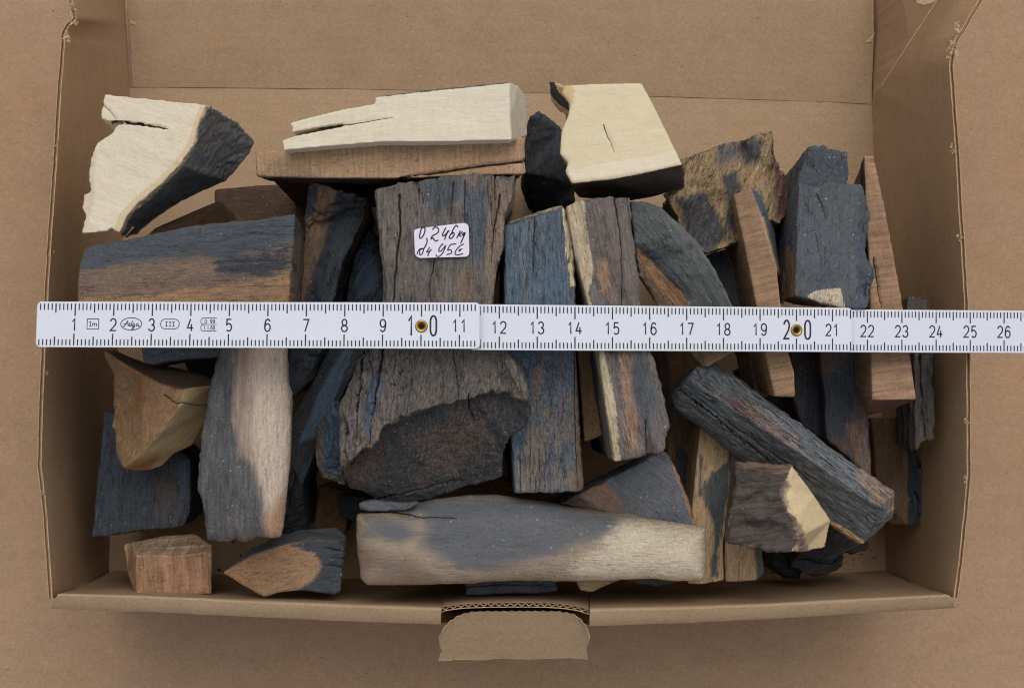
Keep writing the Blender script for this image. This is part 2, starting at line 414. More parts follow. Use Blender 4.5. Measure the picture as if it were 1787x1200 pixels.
# front wall: inner face up to a folded top, the lip turned outwards, a cut-out slot with the tongue
def strip(name, rows, n, mat, seed, label=None, parent=None, smooth=True, rag=0.0):
    R_ = [resample([U(*p) for p in r], n) for r in rows]
    R_ = [wob(r, .012, .8, seed+k) for k, r in enumerate(R_)]
    if rag: R_[-1] = R_[-1]+((fbm(R_[-1]*7, 3, seed)-.5)*rag)[:, None]*np.array([[0, 1., .3]])
    m = len(R_); v = np.concatenate(R_)
    f = [(r*n+i, r*n+i+1, (r+1)*n+i+1, (r+1)*n+i) for r in range(m-1) for i in range(n-1)]
    o = boxpart(name, v, f, mat, label, smooth, parent)
    md = bmesh.new(); md.from_mesh(o.data)
    bmesh.ops.recalc_face_normals(md, faces=md.faces)
    md.to_mesh(o.data); md.free()
    return o
def lerpz(p, z): return [(x, y, z) for x, y in p]
baseF = [(190, 1009), (500, 1009), (880, 1008), (1250, 1007), (1546, 1005)]
foldF = [(101, 1036), (250, 1040), (400, 1047), (600, 1056), (770, 1062)]
foldG = [(1029, 1064), (1200, 1060), (1350, 1054), (1500, 1046), (1657, 1038)]
lipF = [(88, 1061), (250, 1067), (400, 1074), (600, 1083), (769, 1089)]
lipG = [(1029, 1092), (1200, 1086), (1350, 1079), (1500, 1070), (1667, 1060)]
def sub(p, x0, x1, n=24):
    p = np.array(p, float); xs = np.linspace(x0, x1, n); return [(x, float(np.interp(x, p[:, 0], p[:, 1]))) for x in xs]
def front_side(fold, lip, bx0, bx1, seed, label):
    b = sub(baseF, bx0, bx1)
    down = 1.4
    rows = [lerpz(b, 0.0)]
    fo = np.array(fold, float)
    fo24 = sub(fold, fold[0][0], fold[-1][0]); li24 = sub(lip, lip[0][0], lip[-1][0])
    for q in (.25, .5, .75, .93):
        rows.append([(b[i][0]*(1-q)+fo24[i][0]*q, b[i][1]*(1-q)+fo24[i][1]*q, 6.62*q) for i in range(24)])
    rows.append([(x, y, 6.64) for x, y in fo24])
    for q in (.12, .5, .9):
        rows.append([(fo24[i][0]*(1-q)+li24[i][0]*q, fo24[i][1]*(1-q)+li24[i][1]*q, 6.64-.10*q-.10*q*q) for i in range(24)])
    rows.append([(x, y, 6.42) for x, y in li24])
    o = strip('front_wall', rows, 70, KR_BOX, seed, label, rag=.03)
    # outer face under the lip
    out = [U(x, y, 6.41) for x, y in li24]
    R_ = [resample(out, 70), resample([p+np.array([0, .12, -.03]) for p in out], 70), resample([np.array([p[0], p[1]+.2, ZG+.02]) for p in out], 70)]
    n = 70; v = np.concatenate(R_); f = [(r*n+i, r*n+i+1, (r+1)*n+i+1, (r+1)*n+i) for r in range(2) for i in range(n-1)]
    boxpart('outer_front', v, f, KR_BOX, None, False)
front_side(foldF, lipF, 190, 770, 51, 'front wall left of the slot, its folded top lip bent outwards')
front_side(foldG, lipG, 1029, 1546, 52, 'front wall right of the slot, its folded top lip bent outwards')
# the piece of inner wall behind the slot, with the corrugation showing on its cut edge
slot = [(767, 1062), (774, 1057), (790, 1054.5), (810, 1052), (850, 1050.5), (900, 1050), (950, 1050.5), (985, 1053), (1010, 1057), (1022, 1061), (1028, 1064)]
sl24 = sub(slot, 767, 1028, 40); bs24 = sub(baseF, 770, 1029, 40)
rows = [lerpz(bs24, 0.0)]
for q in (.3, .6, .85): rows.append([(bs24[i][0]*(1-q)+sl24[i][0]*q, bs24[i][1]*(1-q)+sl24[i][1]*q, 6.4*q) for i in range(40)])
rows.append([(x, y, 6.4) for x, y in sl24]); rows.append([(x, y+1.6, 6.38) for x, y in sl24]); rows.append([(x, y+1.8, 6.1) for x, y in sl24])
strip('front_wall', rows, 80, KR_BOX, 55, 'inner front wall behind the tongue slot', smooth=False)
rows = [[(x, y+7.2, 6.1) for x, y in sl24], [(x, y+7.4, 6.38) for x, y in sl24], [(x, y+9.0, 6.38) for x, y in sl24], [(x, y+4.0, 5.2) for x, y in sl24], [(x, y-6.0, 2.0) for x, y in sl24]]
strip('outer_liner', rows, 80, KR_SIDE, 56, smooth=False)
# fluting: a thin zigzag web between the two liners
def flute(name, top, z, h, amp0, amp1, pitch, mat, parent=None):
    P0 = resample([U(x, y+amp0, z) for x, y in top], 400); P1 = resample([U(x, y+amp1, z) for x, y in top], 400)
    L = np.linalg.norm(np.diff(P0, axis=0), axis=1).sum(); n = int(L/pitch*2)
    pts = []
    for i in range(n+1):
        k = min(399, int(i/n*399)); a, b_ = (P0, P1) if i % 2 else (P1, P0)
        pts += [a[k]]
    pts = np.array(pts); tw = .012
    v = []; f = []
    for i in range(len(pts)-1):
        a, b_ = pts[i], pts[i+1]; e = b_-a; nn = np.array([-e[1], e[0], 0]); nn /= np.linalg.norm(nn)+1e-9; nn *= tw
        k = len(v)
        v += [a+nn, b_+nn, b_-nn, a-nn]; v += [q-np.array([0, 0, h]) for q in (a+nn, b_+nn, b_-nn, a-nn)]
        f += [(k, k+1, k+2, k+3), (k, k+4, k+5, k+1), (k+1, k+5, k+6, k+2), (k+2, k+6, k+7, k+3), (k+3, k+7, k+4, k)]
    o = boxpart(name, np.array(v), f, mat, None, False, parent); o['kind'] = 'stuff'; return o
flute('corrugation', sl24, 6.36, .25, 1.7, 6.6, .21, KR_SIDE)
# outer front wall standing behind the tongue
R_ = [resample([U(765, 1086, 5.6), U(900, 1088, 5.6), U(1031, 1089, 5.6)], 30)]
R_.append(R_[0]*np.array([1, 1, 0])+np.array([0, .2, ZG+.02]))
v = np.concatenate(R_); boxpart('outer_front', v, [(i, i+1, 31+i, 30+i) for i in range(29)], KR_BOX, None, False)
# tongue
tg = [(765, 1153), (769, 1140), (772, 1136), (768, 1122), (766, 1112), (772, 1100), (783, 1087), (800, 1075), (822, 1069), (850, 1068), (920, 1067.5), (975, 1068),
      (1000, 1072), (1015, 1083), (1025, 1096), (1029, 1112), (1027, 1122), (1023, 1128), (1024, 1138), (1026, 1150)]
bot = [(1026, 1150), (1000, 1147.5), (960, 1148.5), (920, 1150), (880, 1148), (840, 1151), (800, 1150.5), (765, 1153)]
zt = lambda y: 6.25-(y-1067)*.0095
TP = [U(x, y, zt(y)) for x, y in tg]+[U(x, y, zt(y)) for x, y in bot[1:-1]]
tongue = panel('locking_tongue', TP, KR_BOX, .035, .18, 61, .008, 'rounded locking tongue bent forward out of the slot')
TP2 = [p+np.array([0, .02, -.11]) for p in TP]
panel('tongue_back', TP2, KR_BOX, .035, .3, 62, .004)
arc = [(x, y) for x, y in tg[5:16]]
flute('tongue_corrugation', [(x, y-.5) for x, y in arc], 6.2, .03, -2.2, 1.0, .22, KR_EDGE)
def edge_line(name, pts, wd, mat):
    """pale frayed paper along a cut edge: a thin raised bead"""
    P = resample([U(*p) for p in pts], 120)
    P = P+(fbm(P*5, 3, 3)[:, None]-.5)*.05
    v = []; f = []
    for i in range(120):
        e = P[min(119, i+1)]-P[max(0, i-1)]; nn = np.array([-e[1], e[0], 0]); nn /= np.linalg.norm(nn)+1e-9
        ww = wd*(.6+.8*_h(np.array([i]), np.array([7]), np.array([1]), 5)[0])
        v += [P[i]-nn*ww-[0, 0, .03], P[i]+[0, 0, .010], P[i]+nn*ww-[0, 0, .03]]
    for i in range(119):
        a = i*3; f += [(a, a+1, a+4, a+3), (a+1, a+2, a+5, a+4)]
    return boxpart(name, np.array(v), f, mat, None, True)
edge_line('frayed_edge', [(x, y, zt(y)+.005) for x, y in tg], .014, KR_EDGE)
edge_line('frayed_edge', [(x, y, zt(y)+.005) for x, y in bot], .011, KR_EDGE)
# small torn nicks where the perforation was broken
def nick(px, py, z, r, seed):
    rng = np.random.RandomState(seed); v = []; f = []
    for j in range(9):
        c = U(px+rng.uniform(-r, r)*.6, py+rng.uniform(-r, r), z); a = rng.uniform(0, 6.28); l = rng.uniform(.3, 1)*r*.016; wd = l*.35
        dx, dy = math.cos(a), math.sin(a); zt_ = rng.uniform(.0, .06)
        k = len(v)
        v += [c+[-dy*wd, dx*wd, -.03], c+[dy*wd, -dx*wd, -.03], c+[dx*l+dy*wd*.6, dy*l-dx*wd*.6, zt_], c+[dx*l-dy*wd*.5, dy*l+dx*wd*.5, zt_+.015]]
        f += [(k, k+1, k+2, k+3)]
    boxpart('torn_nick', np.array(v), f, KR_EDGE, None, False)
for i, q in enumerate([(1662, 260, 6.62, 6), (1675, 414, 6.62, 6), (1686, 735, 6.62, 6), (1685, 835, 6.6, 5), (101, 252, 6.62, 4), (94, 438, 6.62, 3), (76, 860, 6.62, 5),
                       (116, 62, 6.55, 9), (130, 36, 6.5, 9), (126, 10, 6.4, 7), (1672, 46, 6.45, 8), (1664, 82, 6.55, 10), (1656, 96, 6.6, 7), (82, 650, 6.62, 3)]): nick(*q, 100+i)
# scraps of paper tape left at the corners of the rear panel
def flake(pts, z, seed):
    P = [U(x, y, z) for x, y in pts]
    panel('torn_flake', P, KR_EDGE, .012, .15, seed, .003)
flake([(1509, 58), (1516, 56), (1521, 59), (1527, 57), (1523, 66), (1520, 74), (1510, 75)], .31, 70)
flake([(226, 29), (238, 29), (239, 41), (233, 43), (226, 41)], .385, 71)

rng = np.random.RandomState(4); v = []; f = []
for i in range(260):
    px_, py_ = (rng.uniform(330, 620), rng.uniform(925, 1000)) if i < 110 else ((rng.uniform(1330, 1535), rng.uniform(930, 1000)) if i < 180 else (rng.uniform(240, 1520), rng.uniform(955, 1003)))
    c = U(px_, py_, 0)+[0, 0, .03]; r = rng.uniform(.008, .03)*(1.8 if i % 17 == 0 else 1)
    k = len(v); q = rng.normal(size=(6, 3))*.25+np.array([[1, 0, 0], [-1, 0, 0], [0, 1, 0], [0, -1, 0], [0, 0, .8], [0, 0, -.8]])
    v += list(c+q*r); f += [(k+a_, k+b_, k+c_) for a_, b_, c_ in ((0, 2, 4), (2, 1, 4), (1, 3, 4), (3, 0, 4), (2, 0, 5), (1, 2, 5), (3, 1, 5), (0, 3, 5))]
crm = link('crumbs', mesh_np('crumbs', v, f, BORG, False), plain_mat('crumb_dust', (176, 158, 134), .9, vary=.25, scale=3000), None, label='pale crumbs and dust scattered on the floor of the box', kind='stuff')
crm.location = box.location
v = []; f = []
for i in range(70):
    px_, py_ = (rng.uniform(350, 640), rng.uniform(935, 1004)) if i < 30 else (rng.uniform(1330, 1535), rng.uniform(940, 1002))
    c = U(px_, py_, 0)+[0, 0, .03]; a_ = rng.uniform(0, 6.28); l_ = rng.uniform(.03, .12); w_ = l_*rng.uniform(.15, .5)
    e1 = np.array([math.cos(a_), math.sin(a_), 0])*l_; e2 = np.array([-math.sin(a_), math.cos(a_), 0])*w_
    k = len(v); v += [c+e1, c+e2, c-e1*.8, c-e2, c+[0, 0, w_*1.2]]
    f += [(k, k+1, k+4), (k+1, k+2, k+4), (k+2, k+3, k+4), (k+3, k, k+4), (k+3, k+2, k+1, k)]
crm2 = link('splinters', mesh_np('splinters', v, f, BORG, False), plain_mat('splinter_dark', (64, 54, 48), .8, vary=.25, scale=3000), None, label='dark bark splinters lying on the box floor', kind='stuff')
crm2.location = box.location

# ------------------------------------------------------------------ folding rule
M_WHITE = plain_mat('rule_lacquer', (204, 208, 217), .38, 0, .45, 1.25, .04, 700)
M_INK = plain_mat('black_print', (40, 42, 50), .5, 0, .3, 1.0, .12, 4000)
M_BRASS = plain_mat('brass', (150, 124, 70), .34, 1.0, .5, 1.25, .12, 3000)
M_HOLE = plain_mat('dark_hole', (30, 26, 22), .8, 0, .2, 1.0)
SEG = [  # corners in pixels: left top, left bottom, right top, right bottom; heights left, right; marks at both ends
    dict(lt=(64.5, 525.8), lb=(61.5, 605.6), rt=(838, 527.6), rb=(838, 608.6), zl=9.0, zr=9.0, s0=0.0, s1=11.53, n0=1, n1=11, t0=1),
    dict(lt=(820, 530.4), lb=(820, 610.6), rt=(1488, 537.0), rb=(1488, 614.2), zl=8.76, zr=7.78, s0=11.23, s1=21.56, n0=12, n1=21, t0=115),
    dict(lt=(1470, 539.4), lb=(1470, 614.4), rt=(1850, 542.2), rb=(1850, 616.4), zl=7.52, zr=6.86, s0=21.28, s1=27.67, n0=22, n1=27, t0=216),
]
ruler = link('folding_rule', None, label='white folding rule with black centimetre marks laid across the whole pile', cat='ruler')
RO = U(440, 567, 9.0); ruler.location = Vector((RO*S).tolist())
def rp(name, v, f, mat, parent=None, smooth=False, label=None):
    return link(name, mesh_np(name, v, f, RO, smooth), mat, parent or ruler, label=label)
class Flat:
    """flat print on one ruler section: ribbons laid just above the lacquer"""
    def __init__(s, sg):
        s.A, s.B = U(*sg['lt'], sg['zl']), U(*sg['lb'], sg['zl']); s.C, s.D = U(*sg['rt'], sg['zr']), U(*sg['rb'], sg['zr'])
        s.s0, s.s1 = sg['s0'], sg['s1']
        e = s.C-s.A; q = s.B-s.A; n = np.cross(e, q); n /= np.linalg.norm(n); s.n = n if n[2] > 0 else -n
        s.H = np.linalg.norm(q); s.L = np.linalg.norm(e)
    def at(s, m, vv, lift=.004):
        t = (m-s.s0)/(s.s1-s.s0)
        return (s.A*(1-t)+s.C*t)*(1-vv)+(s.B*(1-t)+s.D*t)*vv+s.n*lift
def ribbon(P, wd, nrm, closed=False):
    P = np.asarray(P, float)
    if closed: P = np.vstack([P, P[:1]])
    n = len(P); v = []; f = []
    for i in range(n):
        a = P[max(i-1, 0)] if not (closed and i == 0) else P[n-2]
        b_ = P[min(i+1, n-1)] if not (closed and i == n-1) else P[1]
        e1 = P[i]-a; e2 = b_-P[i]
        def un(q):
            l = np.linalg.norm(q); return q/l if l > 1e-9 else q*0
        e = un(un(e1)+un(e2)); sd_ = np.cross(nrm, e); c = max(.5, abs(np.dot(un(e1), e)) if np.linalg.norm(e1) > 1e-9 else 1)
        v += [P[i]-sd_*wd/2/c, P[i]+sd_*wd/2/c]
    for i in range(n-1): f.append((2*i, 2*i+1, 2*i+3, 2*i+2))
    return v, f
def arcp(cx, cy, rx, ry, a0, a1, n=14):
    return [(cx+rx*math.cos(math.radians(a0+(a1-a0)*i/n)), cy+ry*math.sin(math.radians(a0+(a1-a0)*i/n))) for i in range(n+1)]
DIG = {  # strokes in a box 0..1 wide, 0 (top) .. 1 (bottom)
    '1': [[(.18, .26), (.52, .02), (.52, 1)]],
    '2': [arcp(.5, .28, .42, .28, 190, 360, 12)+[(.9, .36), (.8, .52), (.08, .98), (.94, .98)]],
    '3': [arcp(.46, .26, .38, .26, 195, 450, 14)[:], arcp(.46, .74, .44, .26, 270, 525, 16)],
    '4': [[(.66, 1), (.66, .42)], [(.52, 0), (.06, .74), (.96, .74)]],
    '5': [[(.86, .02), (.2, .02), (.14, .46)]+arcp(.48, .68, .42, .31, 222, 500, 16)],
    '6': [[(.86, .17), (.74, .05), (.52, 0), (.28, .08), (.13, .3), (.08, .66)], arcp(.5, .69, .42, .31, 0, 360, 24)],
    '7': [[(.06, .02), (.92, .02), (.36, 1)]],
    '8': [arcp(.5, .25, .36, .25, 0, 360, 22), arcp(.5, .75, .44, .25, 0, 360, 24)],
    '9': [arcp(.5, .31, .42, .31, 0, 360, 24), [(.92, .34), (.87, .7), (.72, .92), (.48, 1), (.26, .95), (.14, .83)]],
    '0': [arcp(.5, .3, .4, .3, 180, 360, 14)+arcp(.5, .7, .4, .3, 0, 180, 14)+[(.1, .3)]],
}
for si, sg in enumerate(SEG):
    F_ = Flat(sg); th = .24
    # the lath, its ends slightly rounded
    def outline(r):
        o = []
        for (m, vv, sx, sy) in ((sg['s0'], 0, 1, 1), (sg['s1'], 0, -1, 1), (sg['s1'], 1, -1, -1), (sg['s0'], 1, 1, -1)):
            a0 = {(1, 1): 180, (-1, 1): 270, (-1, -1): 0, (1, -1): 90}[(sx, sy)]
            for k in range(6):
                a = math.radians(a0+90*k/5)
                o.append((m+sx*r+r*math.cos(a), vv+(sy*r+r*math.sin(a))/F_.H))
        return o
    ol = outline(.12)
    rings = [[F_.at(m, vv, lf) for m, vv in o_] for o_, lf in ((outline(.12), -th), (ol, -.03))]
    cen = (sg['s0']+sg['s1'])/2
    rings.append([F_.at(m+(.02 if m < cen else -.02), .5+(vv-.5)*.985, 0) for m, vv in ol])
    n = len(ol); v = np.concatenate(rings); f = []
    for r in range(2):
        for i in range(n): f.append((r*n+i, r*n+(i+1) % n, (r+1)*n+(i+1) % n, (r+1)*n+i))
    f.append(tuple(2*n+i for i in range(n))); f.append(tuple(range(n))[::-1])
    lab = ['first section of the rule, numbered 1 to 11', 'middle section of the rule, numbered 12 to 21', 'last visible section of the rule, from 22 on'][si]
    lath = rp('rule_section', v, f, M_WHITE, label=lab)
    v = []; f = []
    def add(rib):
        k = len(v); v.extend(rib[0]); f.extend([tuple(q+k for q in a) for a in rib[1]])
    lim = int(sg['s1']*10-.6)
    for mm in range(sg['t0'], lim+1):
        m = mm/10.0; ln = .31 if mm % 10 == 0 else (.245 if mm % 5 == 0 else .185)
        for a, b_ in ((.045, ln), (1-ln+.01, .955)):
            P = [F_.at(m-.012*(a > .5 and si == 0), a), F_.at(m-.012*(a > .5 and si == 0), b_)]
            add(ribbon(P, .031 if mm % 5 else .034, F_.n))
    tm = rp('tick_marks', np.array(v), f, M_INK, lath); tm['kind'] = 'stuff'
    def text(s_, m0, vc, h, wd, gap, sw, name='numeral'):
        vv_, ff_ = [], []
        sc = (F_.s1-F_.s0)/F_.L; tot = len(s_)*wd+(len(s_)-1)*gap; x0 = -tot/2
        for ch in s_:
            for st in DIG[ch]:
                P = [F_.at(m0+(x0+px*wd)*sc, vc+(py-.5)*h/F_.H, .005) for px, py in st]
                r = ribbon(P, sw, F_.n); k = len(vv_); vv_.extend(r[0]); ff_.extend([tuple(q+k for q in a) for a in r[1]])
            x0 += wd+gap
        return rp(name, np.array(vv_), ff_, M_INK, lath)
    for c in range(sg['n0'], sg['n1']+1):
        if c in (10, 20):
            d0 = str(c)
            text(d0[0], c-.27, .505, .50, .17 if c == 20 else .2, 0, .048)
            text('0', c+.31, .505, .50, .19, 0, .048)
        else: text(str(c), c-.005, .505, .31, .165, .055, .036)
    if si < 2:   # brass rivet
        m = 10 if si == 0 else 20
        c = F_.at(m, .515, 0); ex = (F_.C-F_.A)/F_.L; ey = np.cross(F_.n, ex)
        prof = [(.165, 0), (.16, .03), (.135, .045), (.105, .03), (.085, .02), (.07, .005)]
        k = 28; v = []; f = []
        for r, hgt in prof:
            for i in range(k):
                a = 2*math.pi*i/k; v.append(c+(ex*math.cos(a)+ey*math.sin(a))*r+F_.n*hgt)
        for r in range(len(prof)-1):
            for i in range(k): f.append((r*k+i, r*k+(i+1) % k, (r+1)*k+(i+1) % k, (r+1)*k+i))
        rv = rp('rivet', np.array(v), f, M_BRASS, lath, True)
        v = [c+F_.n*.006]+[c+(ex*math.cos(2*math.pi*i/k)+ey*math.sin(2*math.pi*i/k))*.072+F_.n*.008 for i in range(k)]
        rp('rivet_hole', np.array(v), [(0, 1+i, 1+(i+1) % k) for i in range(k)], M_HOLE, lath)
    if si == 0:  # approval marks printed between the first numbers
        def print_px(name, strokes, sw, closed=()):
            vv_, ff_ = [], []
            for i, st in enumerate(strokes):
                P = []
                for x, y in st:
                    t = (x-62.5)/(838-62.5); m = t*(sg['s1']-sg['s0'])+sg['s0']
                    P.append(F_.at(m, (y-526.2-1.4*t)/80.4, .005))
                r = ribbon(P, sw, F_.n, i in closed); k = len(vv_); vv_.extend(r[0]); ff_.extend([tuple(q+k for q in a) for a in r[1]])
            rp(name, np.array(vv_), ff_, M_INK, lath)
        Z = lambda pts: [(40+x/4.255, 500+y/4.255) for x, y in pts]
        print_px('length_mark', [Z([(474, 242), (559, 242), (559, 318), (474, 318)]), Z([(488, 268), (498, 260), (498, 296)]), Z([(512, 296), (512, 274)]),
                                 Z([(512, 280), (520, 274), (527, 278), (527, 296)]), Z([(527, 280), (535, 274), (543, 278), (543, 296)]), Z([(490, 296), (506, 296)])], .018, (0,))
        el = Z(arcp(800, 279, 78, 46, 0, 360, 36)[:-1])
        ad = [Z([(736, 297), (748, 298), (760, 284), (768, 262), (774, 256), (776, 272), (778, 296)]), Z([(742, 280), (760, 276), (778, 276)]),
              Z([(798, 276), (790, 273), (784, 282), (786, 293), (794, 294), (800, 284)]), Z([(811, 254), (804, 276), (801, 290), (808, 296)]),
              Z([(824, 276), (816, 274), (811, 284), (813, 294), (821, 292), (826, 280), (824, 300), (816, 316), (806, 314), (812, 304), (830, 294)]),
              Z([(852, 276), (843, 274), (837, 284), (840, 295), (848, 292), (853, 278), (852, 292), (858, 296), (864, 290)])]
        print_px('maker_mark', [el]+ad, .02, (0,))
        rr = Z(arcp(1052, 279, 34, 36, 90, 270, 14)+arcp(1122, 279, 34, 36, 270, 450, 14))
        r3 = []
        for x in (1062, 1088, 1114): r3 += [Z([(x, 264), (x, 296)]), Z([(x-9, 264), (x+9, 264)]), Z([(x-9, 296), (x+9, 296)])]
        print_px('class_mark', [rr]+r3, .018, (0,))
        q = [Z([(1434, 234)]+arcp(1338, 258, 22, 24, 270, 90, 12)+[(1434, 282)]), Z([(1338, 282)]+arcp(1338, 307, 22, 24, 270, 90, 12)+[(1434, 331)])]
        def digs(s_, x, y, wd, h, gp):
            o = []
            for ch in s_:
                if ch == '.': o.append([(x+1, y+h-4), (x+1, y+h)]); x += gp+5; continue
                if ch == 'D': o += [[(x, y), (x, y+h), (x+wd*.6, y+h), (x+wd, y+h*.7), (x+wd, y+h*.3), (x+wd*.6, y), (x, y)]]
                elif ch != ' ': o += [[(x+a*wd, y+b_*h) for a, b_ in st] for st in DIG[ch]]
                x += wd+gp
            return [Z(s2) for s2 in o]
        print_px('approval_mark', q+digs('D', 1346, 246, 14, 26, 5)+digs('99', 1385, 246, 15, 26, 5)+digs('1.1.60', 1338, 292, 13, 28, 4), .016)

# ------------------------------------------------------------------ ivory pieces
AMP = dict(saw=(.010, .008, .006, 0.), smooth=(.026, .014, .012, .0), rough=(.045, .036, .030, .03), bark=(.055, .055, .036, .09), broken=(.09, .06, .05, .06))
_ps = [0]
def shell(bm, V, F, zb, inset):
    P = [U(*v) for v in V]
    tv = [bm.verts.new(p) for p in P]
    if F is None: F = [list(range(len(V)))]
    ed = {}
    for f in F:
        for a, b in zip(f, f[1:]+f[:1]): ed[(min(a, b), max(a, b))] = ed.get((min(a, b), max(a, b)), 0)+1
    adj = {}
    for (a, b), k in ed.items():
        if k == 1: adj.setdefault(a, []).append(b); adj.setdefault(b, []).append(a)
    st = next(iter(adj)); loop = [st]; prev = None
    while True:
        q = [x for x in adj[loop[-1]] if x != prev]
        prev = loop[-1]
        if q[0] == st and len(loop) > 2: break
        loop.append(q[0])
        if len(loop) > 500: raise ValueError('open outline')
    c = np.mean([P[i] for i in loop], 0)
    bv = {}
    for i in loop:
        q = P[i].copy(); q[:2] = c[:2]+(q[:2]-c[:2])*inset; q[2] = zb*KZ
        bv[i] = bm.verts.new(q)
    for f in F: bm.faces.new([tv[i] for i in f])
    n = len(loop)
    for k in range(n):
        a, b = loop[k], loop[(k+1) % n]
        bm.faces.new([tv[b], tv[a], bv[a], bv[b]])
    bm.faces.new([bv[i] for i in reversed(loop)])
def piece(name, label, V, mat, zb, F=None, z=None, zones=(), grain=0.0, amp='rough', vox=.062, bulge=None, cracks=(), extra=(), parts=(), inset=.94, ampzones=(), dents=(), cat='ivory piece'):
    """one chunk: a closed polyhedron from picture outlines with heights, remeshed, worn and stained"""
    _ps[0] += 1; seed = _ps[0]*13
    gi = mat.node_tree.nodes['Group'].inputs
    if gi['lines'].default_value == 0: gi['lines'].default_value = dict(saw=0, smooth=.0, rough=.6, bark=1.0, broken=.4)[amp]
    V = [(v[0], v[1], v[2] if len(v) > 2 else z) for v in V]
    bm = bmesh.new()
    shell(bm, V, F, zb, inset)
    for (v2, f2, zb2) in extra: shell(bm, v2, f2, zb2, inset)
    bmesh.ops.recalc_face_normals(bm, faces=bm.faces[:])
    bmesh.ops.triangulate(bm, faces=bm.faces[:])
    t = bpy.data.meshes.new('tmp'); bm.to_mesh(t); bm.free()
    o = bpy.data.objects.new('tmp', t); COL.objects.link(o)
    md = o.modifiers.new('r', 'REMESH'); md.mode = 'VOXEL'; md.voxel_size = vox; md.use_smooth_shade = True
    dg = bpy.context.evaluated_depsgraph_get()
    me = bpy.data.meshes.new_from_object(o.evaluated_get(dg), depsgraph=dg)
    bpy.data.objects.remove(o); bpy.data.meshes.remove(t)
    n = len(me.vertices)
    co = np.empty(n*3); me.vertices.foreach_get('co', co); co = co.reshape(-1, 3)
    no = np.empty(n*3); me.vertices.foreach_get('normal', no); no = no.reshape(-1, 3)
    a = math.radians(grain); ca, sa = math.cos(a), math.sin(a)
    g = np.stack([co[:, 0]*ca+co[:, 1]*sa, -co[:, 0]*sa+co[:, 1]*ca, co[:, 2]], 1)
    px = PX(co)
    if F is None: F = [list(range(len(V)))]
    fpoly = lambda q: [V[i][:2] for i in F[q]] if isinstance(q, int) else q
    A = np.array(AMP[amp])[None, :]*np.ones((n, 1))
    for q, am in ampzones:
        wz = np.clip(.5+sdist(px, fpoly(q))/8., 0, 1)[:, None]
        A = A*(1-wz)+wz*np.array(AMP[am])[None, :]
    if bulge:
        amt, rad = bulge
        out = [V[i][:2] for i in F[0]] if len(F) == 1 else [v[:2] for v in V]
        dd = np.clip(sdist(px, out)/rad, 0, 1)
        k = np.sqrt(np.clip(1-(1-dd)**2, 0, 1)); up = np.clip(no[:, 2]*2, 0, 1)
        co[:, 2] += amt*(k*1.0)*up
    d = A[:, 0]*(fbm(g*np.array([.35, .8, .8]), 4, seed)-.5)*2
    d += A[:, 1]*(fbm(g*np.array([.6, 5., 5.]), 4, seed+5)-.5)*2.4
    d += A[:, 2]*(fbm(g*7.0, 3, seed+9)-.5)*2.4
    r = fbm(g*np.array([.22, 1.7, 1.7]), 4, seed+13)-.5
    gr = np.clip(1-np.abs(r)*13, 0, 1)**1.5
    d -= A[:, 3]*gr
    crk = np.clip(gr-.5, 0, 1)*1.0*(A[:, 3] > .05)
    for (dx_, dy_, dr_, dd_) in dents:
        u = (px-np.array([dx_, dy_]))/dr_; rr = np.hypot(u[:, 0]*(.7 if abs(dd_) > .2 else 1), u[:, 1])+(fbm(np.c_[px*.05, px[:, :1]*0], 3, seed+int(dx_))-.5)*1.1
        d -= dd_*np.clip(1-rr, 0, 1)**.7*np.clip(no[:, 2]*2, 0, 1)
    cd = np.full(n, 9.0); cm = np.zeros(n); best = np.full(n, 1e9)
    VP = vox*55
    for c in cracks:
        L = np.asarray(c['p'], float)
        dl, tt = ldist(px, L)
        # signed distance to the nearest stretch of the line, its ends carried on
        sg = np.full(n, 1e9); bs = np.full(n, 1e9)
        for k in range(len(L)-1):
            a_, b_ = L[k], L[k+1]; e_ = b_-a_; l_ = np.hypot(*e_); wv = px-a_
            t_ = np.clip((wv @ e_)/l_**2, 0, 1); q_ = np.hypot(*(wv-t_[:, None]*e_).T)
            s_ = (wv[:, 0]*e_[1]-wv[:, 1]*e_[0])/l_
            mk = q_ < bs-1e-6; bs = np.where(mk, q_, bs); sg = np.where(mk, s_, sg)
        sg = sg+(fbm(np.c_[px*.07, px[:, :1]*0], 3, seed+17)-.5)*c.get('j', 4.)
        wd = c.get('w', 3.0)*.5*np.clip(1.1-tt*c.get('taper', .6), .25, 1.3)
        mask = np.clip(1.6-dl/(2.2*VP), 0, 1)*np.clip(no[:, 2]*2+.4, 0, 1)
        mk = dl < best; best = np.where(mk, dl, best)
        cd = np.where(mk, np.clip(sg/wd, -9, 9), cd); cm = np.where(mk, mask, cm)
        q = np.clip(1.4-np.abs(sg)/np.maximum(wd, VP*.55), 0, 1)*np.clip(1.3-(dl-np.abs(sg))/VP, 0, 1)*np.clip(no[:, 2]*2+.4, 0, 1)
        d -= q*c.get('d', .16)*.75
    co = co+no*d[:, None]
    lat = (fbm(co*1.3, 3, seed+21)-.5); lat2 = (fbm(co*1.3+50, 3, seed+22)-.5)
    co[:, 0] += lat*A[:, 0]*1.2; co[:, 1] += lat2*A[:, 0]*1.2
    zc = np.zeros((n, 4)); zc[:, 3] = 1
    for (slot, poly, fe) in zones:
        zc[:, slot-1] = np.maximum(zc[:, slot-1], np.clip(.5+sdist(px, fpoly(poly))/(2.*fe), 0, 1))
    org = np.array([co[:, 0].mean(), co[:, 1].mean(), co[:, 2].min()])
    lo = np.empty(len(me.loops), int); me.loops.foreach_get('vertex_index', lo)
    quads = lo.reshape(-1, 4)
    fc = px[quads].mean(1); owner = np.zeros(len(quads), int)
